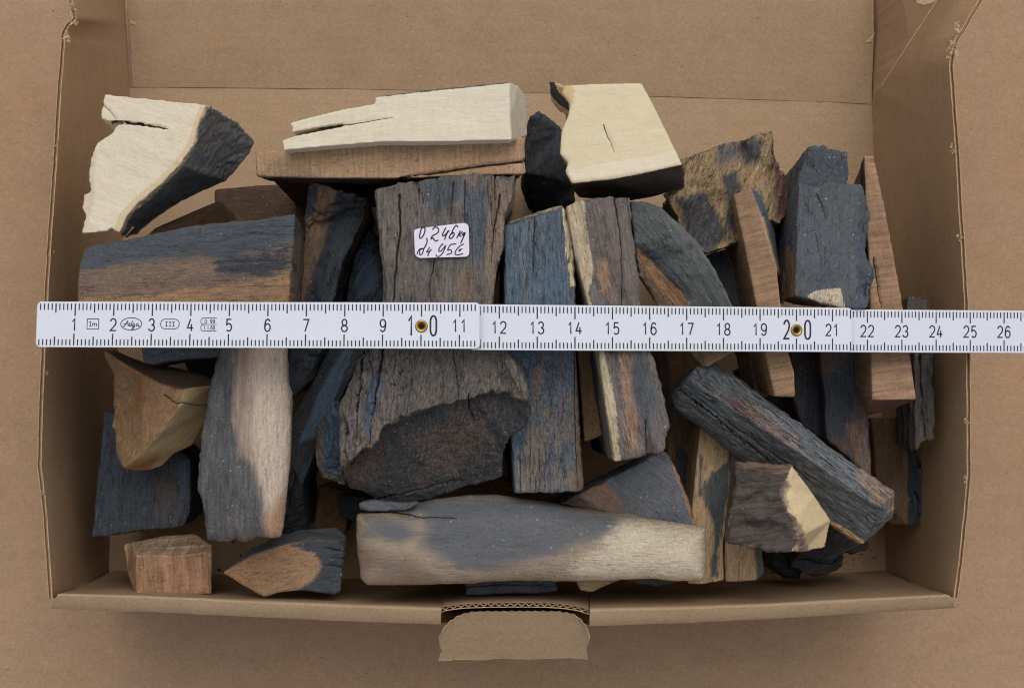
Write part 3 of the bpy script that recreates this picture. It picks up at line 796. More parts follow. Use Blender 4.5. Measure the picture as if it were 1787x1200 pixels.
    for k, pt in enumerate(parts):
        owner[sdist(fc, fpoly(pt[1])) > 0] = k+1
    me2 = bpy.data.meshes.new('tmp2'); me2.from_pydata(co.tolist(), [], quads.tolist()); me2.update()
    nn = np.empty(n*3); me2.vertices.foreach_get('normal', nn); nn = nn.reshape(-1, 3)
    bpy.data.meshes.remove(me2); bpy.data.meshes.remove(me)
    root = None
    for k in range(len(parts)+1):
        q = quads[owner == k]
        if not len(q): continue
        ids, inv = np.unique(q, return_inverse=True)
        nm = name if k == 0 else parts[k-1][0]
        m = bpy.data.meshes.new(nm)
        m.from_pydata(((co[ids]-org)*S).tolist(), [], inv.reshape(-1, 4).tolist())
        m.polygons.foreach_set('use_smooth', [True]*len(m.polygons))
        m.normals_split_custom_set_from_vertices(nn[ids].tolist())
        at = m.attributes.new('grain', 'FLOAT_VECTOR', 'POINT'); at.data.foreach_set('vector', g[ids].reshape(-1))
        at = m.attributes.new('zone', 'FLOAT_COLOR', 'POINT'); at.data.foreach_set('color', zc[ids].reshape(-1))
        at = m.attributes.new('crk', 'FLOAT', 'POINT'); at.data.foreach_set('value', crk[ids])
        at = m.attributes.new('crkd', 'FLOAT_VECTOR', 'POINT'); at.data.foreach_set('vector', np.stack([cd, cm, 0*cd], 1)[ids].reshape(-1))
        m.update()
        if k == 0:
            root = link(nm, m, mat, None, label, cat, 'ivory pieces in the box'); root.location = Vector((org*S).tolist())
        else:
            link(nm, m, parts[k-1][3] if len(parts[k-1]) > 3 else mat, root, label=parts[k-1][2] if len(parts[k-1]) > 2 else None)
    return root
R = lambda a, b: list(range(a, b+1))
CREAM = (224, 211, 181); WARM = (229, 212, 168); TAN = (178, 150, 114); BRN = (132, 98, 72); DKB = (78, 62, 54); SLT = (84, 92, 101); BLU = (86, 104, 124); BRK = (112, 104, 97); GRN = (104, 112, 112); NAVY = (56, 62, 72)

# --- deep layer, near the floor
piece('ivory_board', 'brown board lying deep under the mottled bark stick, right of the white-edged stick',
      [(1118, 540), (1212, 590), (1222, 700), (1222, 760), (1212, 880), (1180, 872), (1160, 780), (1148, 660)],
      ivory_mat('board_brown', [(126, 98, 74), (74, 82, 92), (84, 72, 62)], saw=.2, streak=.1), 1.0, z=3.6, grain=90, amp='smooth', vox=.075,
      zones=[(1, [(1176, 770), (1196, 785), (1208, 820), (1204, 870), (1186, 850)], 5), (2, [(1120, 590), (1165, 600), (1172, 700), (1162, 790), (1145, 700)], 8)])
piece('ivory_offcut', 'brown offcut standing in the dark gap above the long blue-grey tusk bar',
      [(556, 845), (615, 858), (602, 935), (546, 925)], ivory_mat('deep_brown', [(120, 90, 66)], streak=.05, dark=.1, saw=.2), .2, z=2.5, amp='saw', grain=80, vox=.08)
piece('ivory_lump', 'dark slate lump deep in the gap left of the tusk bar, beside a brown offcut',
      [(592, 860), (640, 866), (655, 895), (622, 916), (592, 898)], ivory_mat('deep_slate', [(66, 72, 80), BLU], streak=.3), .4, z=3.0, amp='rough', grain=10, vox=.08)
piece('ivory_offcut', 'small brown offcut mostly hidden below the end of the blue plank',
      [(842, 830), (990, 850), (988, 892), (850, 885)], ivory_mat('deep_tan', [(140, 106, 78)], streak=.05, dark=.1, saw=.25), .4, z=2.6, amp='saw', grain=5, vox=.08)
piece('ivory_stick', 'dark stick in the gap between the thin brown wedge and the diagonal blue stick',
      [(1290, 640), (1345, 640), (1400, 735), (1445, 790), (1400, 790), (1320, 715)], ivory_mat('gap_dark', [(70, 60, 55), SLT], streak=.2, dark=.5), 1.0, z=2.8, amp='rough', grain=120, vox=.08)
piece('ivory_lump', 'rough black chunk at the lower right, under the tip of the diagonal blue stick',
      [(1400, 958), (1440, 940), (1452, 915), (1490, 925), (1512, 936), (1517, 955), (1498, 963), (1475, 968), (1468, 988), (1440, 1004), (1408, 1003), (1378, 985)],
      ivory_mat('char', [(60, 54, 54), (48, 50, 56)], streak=.2, dark=.5, dust=.3), .8, z=3.3, amp='broken', grain=25, vox=.06,
      cracks=[dict(p=[(1402, 975), (1450, 985), (1480, 965)], w=3, d=.3)])
piece('ivory_pebble', 'small glossy black pebble-like bit near the front wall at the lower right',
      [(1338, 986), (1345, 972), (1368, 969), (1386, 978), (1399, 988), (1395, 1010), (1372, 1009)],
      ivory_mat('pebble', [(46, 44, 48)], streak=.1, dark=.3, rough=.38, dust=.7), .7, z=2.7, amp='rough', vox=.05, bulge=(.3, 14))
piece('ivory_slip', 'narrow slate blue slip poking out below the long tusk bar, above the tongue slot',
      [(810, 995), (970, 995), (974, 1031), (940, 1035), (900, 1035), (860, 1036), (812, 1038)], ivory_mat('slip', [(96, 108, 116), (84, 98, 112)], streak=.3, dust=.6), 2.6, z=5.1,
      zones=[(1, [(850, 1020), (975, 1018), (975, 1040), (850, 1040)], 5)], amp='rough', grain=0, vox=.06, cracks=[dict(p=[(812, 1024), (880, 1020), (972, 1024)], w=2, d=.08)])
piece('ivory_slip', 'slate grey slip just showing under the cream end of the tusk bar',
      [(1085, 995), (1182, 995), (1178, 1019), (1140, 1022), (1095, 1015)], ivory_mat('slip_grey', [(104, 112, 120)], streak=.2), 2.4, z=4.7, amp='rough', vox=.07)
piece('ivory_wedge', 'pale tan wedge corner poking out under the cream end of the tusk bar',
      [(1000, 995), (1104, 995), (1098, 1006), (1060, 1020), (1032, 1033), (1012, 1029)], ivory_mat('wedge_tan', [(204, 180, 144)], streak=0, dark=.1), 3, z=5.2, amp='smooth', grain=15, vox=.06)
piece('ivory_plank', 'brown plank with a black edge lying on the floor against the right wall',
      [(1520, 728, 2.6), (1583, 730, 3.2), (1597, 790), (1607, 812), (1618, 850), (1622, 915), (1585, 917), (1552, 916, 2.7), (1530, 850, 2.6)],
      ivory_mat('floor_plank', [(122, 98, 74), (62, 66, 72)], streak=.1, dark=.2), .3, z=3.3, amp='smooth', grain=92, vox=.07, zones=[(1, [(1576, 700), (1584, 800), (1584, 925), (1640, 925), (1630, 700)], 4)],
      ampzones=[([(1580, 700), (1586, 925), (1640, 925), (1630, 700)], 'broken')],
      cracks=[dict(p=[(1592, 752), (1601, 800), (1617, 830)], w=4, d=.3), dict(p=[(1598, 865), (1606, 900), (1612, 914)], w=3, d=.3)])
piece('ivory_splinter', 'dark grey splintered bark strip along the right wall, behind the red-brown wedge',
      [(1580, 519), (1600, 516), (1622, 523), (1625, 560), (1629, 650), (1633, 765), (1622, 770), (1610, 768), (1606, 782), (1598, 788), (1597, 745), (1597, 700), (1594, 600), (1578, 560)],
      ivory_mat('splinter', [(92, 86, 82), (66, 72, 80)], streak=.2, dark=.4, fibre=.4), 3.4, z=5.2, amp='bark', grain=92, vox=.06,
      cracks=[dict(p=[(1606, 625), (1611, 690), (1618, 765)], w=3.5, d=.3)])
piece('ivory_board', 'tan board with ragged green stain standing upright beside the cream end of the tusk bar',
      [(1222, 742), (1250, 752), (1278, 790), (1270, 880), (1262, 950), (1264, 1013), (1232, 1018), (1200, 1019), (1207, 900), (1214, 820)],
      ivory_mat('tan_green', [(204, 174, 136), (92, 106, 106), (96, 104, 104)], cs=(160, 128, 96), streak=.15, dark=.12, edge=1.2), 2.6, z=5.2, amp='smooth', grain=87, vox=.06,
      zones=[(1, [(1240, 824), (1262, 806), (1275, 800), (1276, 860), (1262, 915), (1256, 960), (1253, 1005), (1238, 1010), (1242, 960), (1243, 915), (1231, 880), (1227, 850)], 7),
             (1, [(1272, 775), (1285, 790), (1278, 830), (1266, 815)], 5), (1, [(1221, 785), (1227, 800), (1224, 870), (1218, 860)], 4)])
piece('ivory_board', 'short pale tan board end in front of the dark knobbly chunk',
      [(1264, 925), (1330, 950), (1335, 1000), (1320, 1012), (1266, 1015)],
      ivory_mat('tan_short', [(200, 170, 134), (98, 104, 98)], streak=.08, dark=.1), 2.4, z=4.9, amp='smooth', grain=88, vox=.06, zones=[(1, [(1316, 940), (1340, 940), (1340, 1015), (1322, 1015)], 5)])
piece('ivory_slab', 'black slab standing behind the large cream block, at the back of the box',
      [(924, 205, 4.6), (941, 193, 4.6), (982, 226, 4.4), (990, 262), (1002, 320), (1004, 352), (965, 362, 3.4), (930, 350, 3.2), (914, 300, 4)],
      ivory_mat('black_slab', [(66, 69, 74), (56, 60, 66)], streak=.15, dark=.5), .5, z=4.6, amp='rough', grain=70, vox=.075)
piece('ivory_board', 'plain brown board end peeking out between the cream wedge and the long blue-brown block',
      [(255, 412, 4.6), (270, 397, 4.6), (383, 349, 4.8), (402, 366, 4.2), (405, 395, 4.2), (300, 428, 4.6)], ivory_mat('plain_board', [(140, 112, 86), (116, 92, 72)], streak=.03, dark=.05, saw=.12), 1.0,
      F=[[0, 1, 2, 3, 4, 5]], amp='saw', grain=25, vox=.07, zones=[(1, [(384, 346), (410, 360), (410, 400), (396, 398)], 2)])
piece('ivory_slab', 'dark slate slab against the left wall under the brown faceted chunk',
      [(180, 715), (206, 722), (270, 740), (332, 800), (332, 890), (322, 918), (285, 923), (250, 926), (161, 938), (165, 890), (170, 840)],
      ivory_mat('dark_slab', [(68, 74, 82), (74, 90, 108), (84, 80, 76)], streak=.35, dark=.35), 1.6, z=4.4, amp='rough', grain=85, vox=.07,
      zones=[(1, [(308, 800), (334, 800), (334, 868), (316, 885)], 8), (1, [(250, 850), (265, 845), (258, 905), (250, 905)], 6), (2, [(265, 830), (312, 850), (312, 915), (268, 905)], 10)])
piece('ivory_stick', 'dark blue-black stick running steeply between the cream-backed slab and the large bark chunk',
      [(646, 392, 5.9), (664, 430), (673, 540), (640, 612), (600, 690), (562, 760), (527, 845), (534, 930, 4.2), (486, 935, 4.2), (497, 780), (512, 720), (556, 640), (604, 540), (612, 470)],
      ivory_mat('dark_stick', [(64, 66, 70), (88, 108, 130), (58, 54, 52)], streak=.3, dark=.5), 2.0, z=5.2, amp='bark', grain=62, vox=.065,
      zones=[(1, [(598, 612), (620, 612), (588, 685), (548, 760), (520, 775), (555, 690)], 7), (1, [(618, 440), (650, 420), (660, 500), (625, 525)], 14)])
piece('ivory_lump', 'dark slate lump under the blue-grey chip, above the brown faceted chunk',
      [(318, 620), (400, 605), (395, 645), (374, 668), (330, 652)], ivory_mat('lump_dark', [(66, 68, 72)], streak=.3, dark=.4), 2.2, z=4.4, amp='rough', grain=20, vox=.07)
piece('ivory_stick', 'brown-grey stick under the ochre bark slab, left of the thin brown wedge',
      [(1232, 446), (1262, 437), (1300, 427), (1313, 480), (1330, 540), (1346, 640), (1340, 692), (1322, 694), (1308, 620), (1270, 540), (1240, 470)],
      ivory_mat('stick_brown', [(122, 102, 90), (86, 92, 102)], streak=.15, dark=.35), 3.2, z=5.2, amp='rough', grain=105, vox=.065,
      zones=[(1, [(1228, 440), (1258, 430), (1280, 480), (1295, 545), (1268, 545), (1235, 470)], 8)])
piece('ivory_stick', 'dark brown and blue stick below the ruler at mark 21, left of the red-brown wedge',
      [(1428, 595), (1460, 590), (1518, 598), (1514, 680), (1518, 760), (1522, 838), (1490, 808), (1442, 765), (1438, 690)],
      ivory_mat('stick_dusk', [(102, 84, 74), (72, 80, 92), (124, 98, 82)], streak=.3, dark=.45), 2.0, z=4.9, amp='rough', grain=92, vox=.065,
      zones=[(1, [(1430, 665), (1470, 640), (1490, 615), (1500, 660), (1480, 760), (1440, 765)], 12), (2, [(1478, 740), (1510, 730), (1522, 838), (1495, 810)], 8)])
piece('ivory_stick', 'blackish brown stick deep below the ruler, left of the dark brown and blue one',
      [(1378, 595), (1427, 595), (1434, 640), (1438, 690), (1440, 770), (1402, 745), (1384, 700)],
      ivory_mat('stick_black', [(74, 60, 54), (58, 62, 70)], streak=.25, dark=.5), 1.8, z=4.2, amp='rough', grain=88, vox=.07, zones=[(1, [(1410, 660), (1445, 650), (1445, 770), (1405, 750)], 10)])

# --- middle layer
piece('ivory_board', 'added dark board standing in for shade between the cream wedge and the sawn plank',
      [(372, 330), (520, 318), (560, 330), (552, 420), (380, 430)], ivory_mat('gap_shade_board', [(84, 66, 53)], streak=.0, dark=.2, saw=.1, blotch=.1), .2, z=1.2, amp='smooth', grain=5, vox=.09)  # added board: its dark colour stands in for shade in the gap
piece('ivory_block', 'added dark brown block under the split sawn plank, stopping light from behind',
      [(462, 272), (905, 253), (908, 299), (690, 306), (462, 305)], ivory_mat('light_stop_block', [(98, 76, 60)], streak=.05, dark=.2, saw=.2), .2, z=6.6, amp='saw', grain=2, vox=.09, inset=.97)  # added block: darkens the gap by keeping out light from the rear
piece('ivory_stick', 'brown and navy stick between the long block and the bark slab with the sticker',
      [(540, 315, 7.2), (592, 332, 7.5), (643, 345, 7.0), (638, 375, 6.7), (620, 415, 6.6), (598, 455, 6.6), (577, 540), (562, 612, 6.0), (545, 660, 5.7), (508, 694, 5.6), (500, 640, 5.8), (517, 540, 6.2), (528, 470, 6.4), (531, 400, 6.6)],
      ivory_mat('stick_navy', [(136, 110, 86), (66, 72, 80), (72, 80, 98)], cs=(74, 94, 116), streak=.35, dark=.35, dust=.7), 3.2, z=6.4, amp='bark', grain=66, vox=.06,
      zones=[(1, [(588, 333), (650, 340), (610, 455), (570, 640), (500, 705), (500, 600), (522, 545), (548, 470), (570, 400)], 9), (2, [(540, 330), (556, 322), (548, 372), (534, 382)], 4)])
piece('ivory_plank', 'brown sawn plank with a long split, propped under the split cream bar',
      [(445, 264, 7.9), (500, 262), (620, 251), (700, 246), (905, 237), (916, 241), (918, 303), (800, 308), (690, 311), (560, 311), (446, 308, 7.9)],
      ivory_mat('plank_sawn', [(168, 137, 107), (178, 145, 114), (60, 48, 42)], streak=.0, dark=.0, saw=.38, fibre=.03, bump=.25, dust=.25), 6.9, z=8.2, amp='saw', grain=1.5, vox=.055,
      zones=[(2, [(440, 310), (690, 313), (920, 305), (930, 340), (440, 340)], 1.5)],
      cracks=[dict(p=[(700, 312), (760, 302), (820, 292), (918, 281)], w=3.2, d=.3, taper=-.4, j=1.5)])
piece('ivory_slab', 'ochre and rust bark slab with black patches tilted against the rear of the box',
      [(1185, 283), (1215, 268), (1250, 255), (1300, 243), (1330, 230), (1348, 226), (1352, 255), (1360, 290), (1378, 330, 6.2), (1374, 370, 6.2), (1362, 392), (1346, 385), (1310, 415), (1270, 432), (1232, 444), (1212, 430), (1190, 408), (1180, 380), (1163, 346), (1195, 330), (1196, 300)],
      ivory_mat('ochre_bark', [(156, 132, 100), (74, 74, 80), (112, 78, 68), (100, 98, 100)], cs=(120, 112, 104), streak=.35, dark=.45, dust=.5, edge=1.8, soft=.24, blotch=.6, grain=.55, fibre=.5), 1.5, inset=.8, z=6.6, amp='bark', grain=72, vox=.055,
      zones=[(1, [(1183, 352), (1232, 330), (1248, 360), (1268, 415), (1235, 440), (1200, 415)], 9), (1, [(1258, 305), (1285, 300), (1292, 345), (1290, 405), (1272, 405), (1266, 350)], 9),
             (2, [(1346, 224), (1362, 290), (1380, 330), (1364, 394), (1350, 330)], 7), (3, [(1250, 255), (1290, 248), (1285, 275), (1255, 285)], 14), (1, [(1290, 240), (1330, 250), (1310, 290), (1290, 270)], 16)],
      dents=[(1300, 262, 14, .2), (1320, 285, 16, .18), (1216, 325, 12, .2), (1200, 352, 16, -.2), (1340, 300, 16, .15), (1250, 350, 20, .16)])
piece('ivory_stick', 'tan and dark brown stick wedged between the blue plank and the white-edged bark stick',
      [(1001, 465), (1016, 515), (1030, 580), (1044, 640), (1061, 755), (1040, 764), (1020, 771), (1010, 640), (1003, 560)],
      ivory_mat('stick_tan', [(150, 122, 88), (92, 74, 64)], streak=.05, dark=.15, saw=.15), 3.5, z=5.9, amp='smooth', grain=100, vox=.06, zones=[(1, [(1028, 560), (1046, 600), (1066, 755), (1052, 764), (1038, 690)], 5), (1, [(995, 460), (1020, 510), (1024, 545), (1002, 540)], 5)])
piece('ivory_block', 'triangular slate and brown slab half under the cream end of the tusk bar',
      [(1160, 788, 6.0), (1172, 806), (1186, 832), (1217, 918, 6.0), (1100, 912), (975, 878, 5.5), (1010, 862), (1040, 848), (1100, 817)],
      ivory_mat('slate_brown', [(118, 124, 132), (132, 108, 90), (170, 132, 108)], cs=(84, 104, 126), streak=.3, dark=.25, dust=.8), 3.6, z=5.8, amp='rough', grain=-35, vox=.055,
      zones=[(1, [(965, 880), (1058, 838), (1080, 870), (1100, 920)], 14), (2, [(1170, 800), (1188, 832), (1220, 920), (1212, 920), (1182, 836)], 2.5)])
piece('ivory_block', 'short reddish brown sawn block at the lower left corner of the box',
      [(237, 968, 5.5), (300, 970, 5.4), (370, 962, 5.5), (369, 1036, 5.2), (310, 1037, 5.2), (237, 1038, 5.2), (228, 946, 4.3), (285, 936, 4.2), (342, 932, 4.3), (372, 952, 5), (215, 950, 4.2), (222, 1000, 4)],
      ivory_mat('block_red', [(158, 124, 98), (160, 138, 112), (174, 146, 116)], streak=0, dark=.0, saw=.75, fibre=.03, bump=.25, dust=.4), 3.2, inset=.62, F=[[0, 1, 2, 3, 4, 5], [0, 6, 7, 8, 9, 2, 1], [0, 5, 11, 10, 6]], amp='saw', grain=0, vox=.05,
      zones=[(1, 1, 2.5), (2, 2, 2.5)], ampzones=[(1, 'rough')], parts=[('rough_top', 1, 'greyish tan rough upper side'), ('worn_side', 2)])
piece('ivory_fin', 'pointed shark fin shaped piece, brown with a dark blue right end, near the front wall',
      [(388, 999), (442, 966), (500, 948), (560, 941), (592, 945), (602, 962), (598, 1000), (594, 1032), (585, 1037), (530, 1030), (490, 1033), (461, 1042), (420, 1019),
       (438, 958, 5.2), (480, 938, 4.9), (525, 924, 4.7), (588, 920, 4.7), (605, 938, 5.0)],
      ivory_mat('fin', [(164, 130, 98), (70, 78, 88), (112, 116, 120)], streak=.12, dark=.2, dust=.6), 3.8, inset=.72, z=5.9, F=[R(0, 12), [0, 13, 14, 15, 16, 17, 5, 4, 3, 2, 1]], amp='smooth', grain=12, vox=.052,
      zones=[(1, [(512, 952), (540, 942), (600, 938), (610, 1000), (596, 1040), (515, 1032), (548, 1012), (562, 990), (552, 965)], 9), (2, 1, 4)],
      cracks=[dict(p=[(606, 961), (590, 960), (572, 957)], w=2.5, d=.2), dict(p=[(604, 992), (590, 988), (575, 986)], w=2.5, d=.2), dict(p=[(600, 975), (585, 974)], w=2, d=.15)],
      parts=[('bevelled_edge', 1, 'grey bevelled upper edge')])
piece('ivory_chunk', 'dark brown knobbly chunk with a pale cream cut face on its right side',
      [(1283, 806), (1330, 808), (1382, 812), (1372, 835), (1366, 860), (1377, 890), (1391, 905), (1397, 935), (1380, 962), (1330, 958), (1268, 948), (1269, 905), (1281, 870),
       (1420, 862, 7.0), (1450, 908, 6.7), (1440, 955, 6.4), (1402, 962, 6.5)],
      ivory_mat('knobbly', [(84, 76, 70), (220, 195, 152), (138, 120, 106), (122, 100, 82)], cs=(104, 92, 88), streak=.3, dark=.4), 6.3, inset=.85, z=7.4, F=[R(0, 12), [2, 13, 14, 15, 16, 8, 7, 6, 5, 4, 3]], amp='broken', grain=8, vox=.045,
      zones=[(1, [(1383, 808), (1426, 855), (1460, 908), (1448, 968), (1414, 968), (1402, 925), (1386, 896), (1373, 860)], 4), (2, [(1376, 822), (1360, 862), (1384, 905), (1392, 968), (1414, 968), (1398, 915), (1380, 890), (1372, 858)], 6), (3, [(1283, 803), (1384, 810), (1372, 826), (1300, 820)], 5)],
      ampzones=[([(1384, 814), (1422, 860), (1456, 908), (1442, 965), (1412, 965), (1380, 870)], 'saw')],
      dents=[(1312, 872, 16, .22), (1345, 868, 12, -.12), (1300, 915, 22, .26), (1345, 925, 26, .24), (1322, 897, 20, -.16), (1285, 938, 14, -.15), (1360, 895, 14, .15), (1290, 845, 14, .12), (1335, 838, 10, .1), (1340, 948, 18, -.15)], parts=[('cut_face', 1, 'pale cream cut face', ivory_mat('cut_cream', [(208, 184, 146), (214, 190, 150), (140, 122, 108), (122, 100, 82)], cs=(196, 168, 132), cd=(150, 118, 92), streak=.1, dark=.12, fibre=.08, grain=.07, blotch=.15, dust=.1, bump=.2, edge=1.0))])
piece('ivory_chip', 'small blue-grey chip poking out under the ruler between marks 3 and 5',
      [(242, 585), (394, 585), (385, 621), (360, 624), (335, 625), (300, 630), (265, 638), (250, 630)], ivory_mat('chip', [(96, 106, 116), BLU], streak=.35, dust=.6), 5.4, z=6.9, amp='rough', grain=8, vox=.06)
piece('ivory_chunk', 'brown faceted chunk with a yellowish cut face, below the left end of the ruler',
      [(180, 610, 6.6), (205, 627, 6.9), (247, 652, 7.2), (270, 664, 7.4), (305, 680, 7.6), (321, 679, 7.6), (310, 711, 7.6), (286, 748, 7.4), (249, 788, 7), (214, 816, 6.6), (209, 811, 6.3), (202, 790, 6), (201, 757, 6), (195, 743, 6),
       (200, 718, 6), (198, 704, 6), (200, 685, 6), (198, 652, 6.1), (190, 635, 6.2), (200, 611, 6.4), (254, 634, 6.2), (317, 643, 6.2), (359, 657, 6.4), (376, 671, 6.6), (376, 680, 6.4), (366, 715, 6), (354, 743, 5.8), (335, 778, 5.6),
       (319, 783, 5.5), (305, 790, 5.5), (282, 813, 5.5), (261, 821, 5.7), (225, 821, 6.2)],
      ivory_mat('faceted', [(156, 122, 88), (204, 176, 130), (92, 74, 62), (150, 104, 66)], cs=(124, 104, 90), cd=(84, 66, 54), streak=.25, dark=.2, fibre=.2, dust=.3, soft=.35, blotch=.4), 4.4, inset=.72,
      F=[R(0, 18), [0, 19, 20, 21, 22, 23, 5, 4, 3, 2, 1], [5, 23, 24, 25, 26, 27, 28, 29, 30, 31, 32, 9, 8, 7, 6]], amp='smooth', grain=40, vox=.055,
      zones=[(1, 2, 2), (2, 1, 3), (3, [(215, 638), (250, 655), (258, 695), (240, 720), (215, 722), (236, 696), (236, 664)], 12), (3, [(214, 815), (280, 790), (262, 826), (222, 826)], 9)],
      ampzones=[(2, 'saw'), (0, 'rough')], cracks=[dict(p=[(292, 693), (302, 702), (313, 706)], w=2.2, d=.12), dict(p=[(313, 703), (340, 706), (368, 708)], w=1.5, d=.06)],
      parts=[('cut_face', 2, 'yellowish tan cut face', ivory_mat('cut_tan', [(190, 164, 122), (200, 174, 132), (120, 92, 70), (160, 116, 76)], cs=(176, 146, 106), cd=(140, 110, 80), streak=.15, dark=.05, saw=.1, fibre=.08, grain=.08, blotch=.2, dust=.1, bump=.25, soft=.4)), ('dark_back', 1, 'dark brown upper side')])
piece('ivory_block', 'green-tinged slab with an orange stain, its tan corner showing below the ruler',
      [(1100, 349), (1130, 352), (1155, 362), (1190, 395), (1220, 425), (1252, 475), (1282, 535), (1297, 575), (1288, 611), (1228, 641, 7.4), (1197, 606, 7.0), (1150, 533, 6.9), (1116, 480, 7.1), (1107, 425, 7.5)],
      ivory_mat('green_slab', [(112, 120, 118), (182, 140, 102), (156, 130, 102), (82, 90, 94)], cs=(84, 94, 98), streak=.35, dark=.28, dust=.5, edge=1.1), 6.4, z=7.7, amp='rough', grain=-55, vox=.055,
      zones=[(1, [(1106, 428), (1125, 438), (1152, 458), (1186, 492), (1208, 540), (1185, 560), (1150, 505), (1118, 462)], 6), (2, [(1106, 452), (1120, 470), (1150, 505), (1190, 560), (1215, 600), (1250, 612), (1296, 603), (1230, 650), (1190, 612), (1140, 535)], 3.5),
             (3, [(1110, 425), (1145, 440), (1175, 470), (1215, 520), (1200, 520), (1165, 485), (1120, 445)], 5)])

# --- top layer
piece('ivory_block', 'long block, slate blue above and orange-brown below, under the ruler at marks 2 to 6',
      [(148, 432), (160, 428), (230, 418), (300, 402), (345, 393), (380, 388), (440, 385), (480, 378), (515, 374), (525, 395, 7.7), (523, 480, 7.4), (520, 545, 7.2), (503, 545), (135, 545), (136, 490), (143, 452)],
      ivory_mat('long_block', [(126, 107, 92), (82, 92, 102), (156, 124, 92), (62, 66, 74)], cs=(84, 92, 100), streak=.3, dark=.3, dust=.5, edge=1.7, soft=.22), 1.2, z=8.35, F=[R(0, 8)+[12, 13, 14, 15], [8, 9, 10, 11, 12]], amp='rough', grain=4, vox=.058,
      inset=.88, zones=[(1, [(130, 425), (300, 395), (530, 368), (530, 410), (470, 440), (400, 452), (330, 450), (230, 458), (145, 470)], 14), (2, [(365, 500), (400, 492), (470, 482), (506, 468), (508, 550), (120, 550), (125, 515), (250, 520)], 9), (3, [(382, 460), (430, 452), (510, 440), (508, 470), (450, 482), (400, 488)], 24)],
      parts=[('end_face', 1, 'dark brown sawn end')])
piece('ivory_bar', 'cream bar split at its left end, lying on the brown plank at the back',
      [(493, 245), (512, 238), (560, 228.5), (600, 221), (625, 215), (600, 215), (560, 221), (508, 231), (511, 224), (505, 215), (530, 208), (600, 191), (655, 181), (655, 168), (760, 156), (889, 143), (890, 200), (893, 244), (780, 247), (660, 248), (560, 256), (495, 262), (906, 151, 8.4), (919, 172, 8), (920, 236, 7.8), (905, 243, 8.1)],
      ivory_mat('cream_bar', [(222, 211, 187), (74, 80, 92), (213, 200, 178)], cs=(206, 190, 162), cd=(170, 148, 118), streak=.1, dark=.10, saw=.05, fibre=.05, grain=.05, blotch=.14, dust=.1, bump=.25), 6.3, inset=.9, z=8.75, F=[R(0, 21), [15, 22, 23, 24, 25, 17, 16]], amp='saw', grain=4, vox=.04,
      zones=[(1, [(655, 158), (760, 148), (889, 133), (896, 144), (889, 145), (760, 158), (655, 170)], 2.5), (2, 1, 3)],
      cracks=[dict(p=[(560, 225), (620, 216), (680, 206)], w=2.2, d=.05, j=2)], parts=[('end_face', 1)])
piece('ivory_wedge', 'large cream wedge with a split and a black bark side, at the rear left corner',
      [(183, 165), (362, 183), (346, 215), (336, 255), (312, 289), (282, 322), (248, 349), (222, 376), (208, 407), (193, 398), (186, 404), (141, 408), (150, 378), (144, 366), (146, 339), (158, 336), (156, 312), (157, 282), (168, 250), (195, 232), (203, 220), (222, 217), (250, 220), (283, 224), (250, 214.5), (222, 211.5), (200, 213), (178, 209), (176, 200),
       (386, 196, 7.2), (416, 214, 6.6), (446, 247, 6.2), (433, 270, 6), (416, 290, 5.9), (396, 316, 5.8), (353, 334, 5.7), (318, 350, 5.7), (279, 374, 5.8), (255, 392, 6), (237, 412, 6.2), (214, 417, 6.8)],
      ivory_mat('cream_wedge', [(223, 210, 185), (108, 115, 122), (212, 190, 156), (212, 194, 168)], cs=(213, 196, 168), cd=(190, 164, 134), streak=.08, dark=.10, fibre=.07, grain=.08, blotch=.14, dust=.25, bump=.35), 4.6, z=8.1,
      F=[R(0, 28), [1]+R(29, 40)+[8, 7, 6, 5, 4, 3, 2]], amp='smooth', grain=-22, vox=.045,
      zones=[(1, 1, 2.0), (2, [(366, 180), (350, 215), (340, 257), (316, 292), (286, 326), (252, 353), (226, 380), (212, 408), (196, 404), (212, 370), (242, 340), (276, 312), (306, 280), (328, 250), (338, 212), (352, 182)], 5), (3, [(150, 270), (168, 262), (164, 320), (165, 345), (150, 400), (135, 410), (135, 330)], 7)],
      ampzones=[(1, 'rough')], inset=.5, cracks=[dict(p=[(200, 215), (222, 214), (250, 217), (286, 224)], w=5.5, d=.3, taper=.7, j=2), dict(p=[(178, 182), (190, 192), (201, 208)], w=1.3, d=.1)],
      parts=[('bark_side', 1, 'black bark side')])
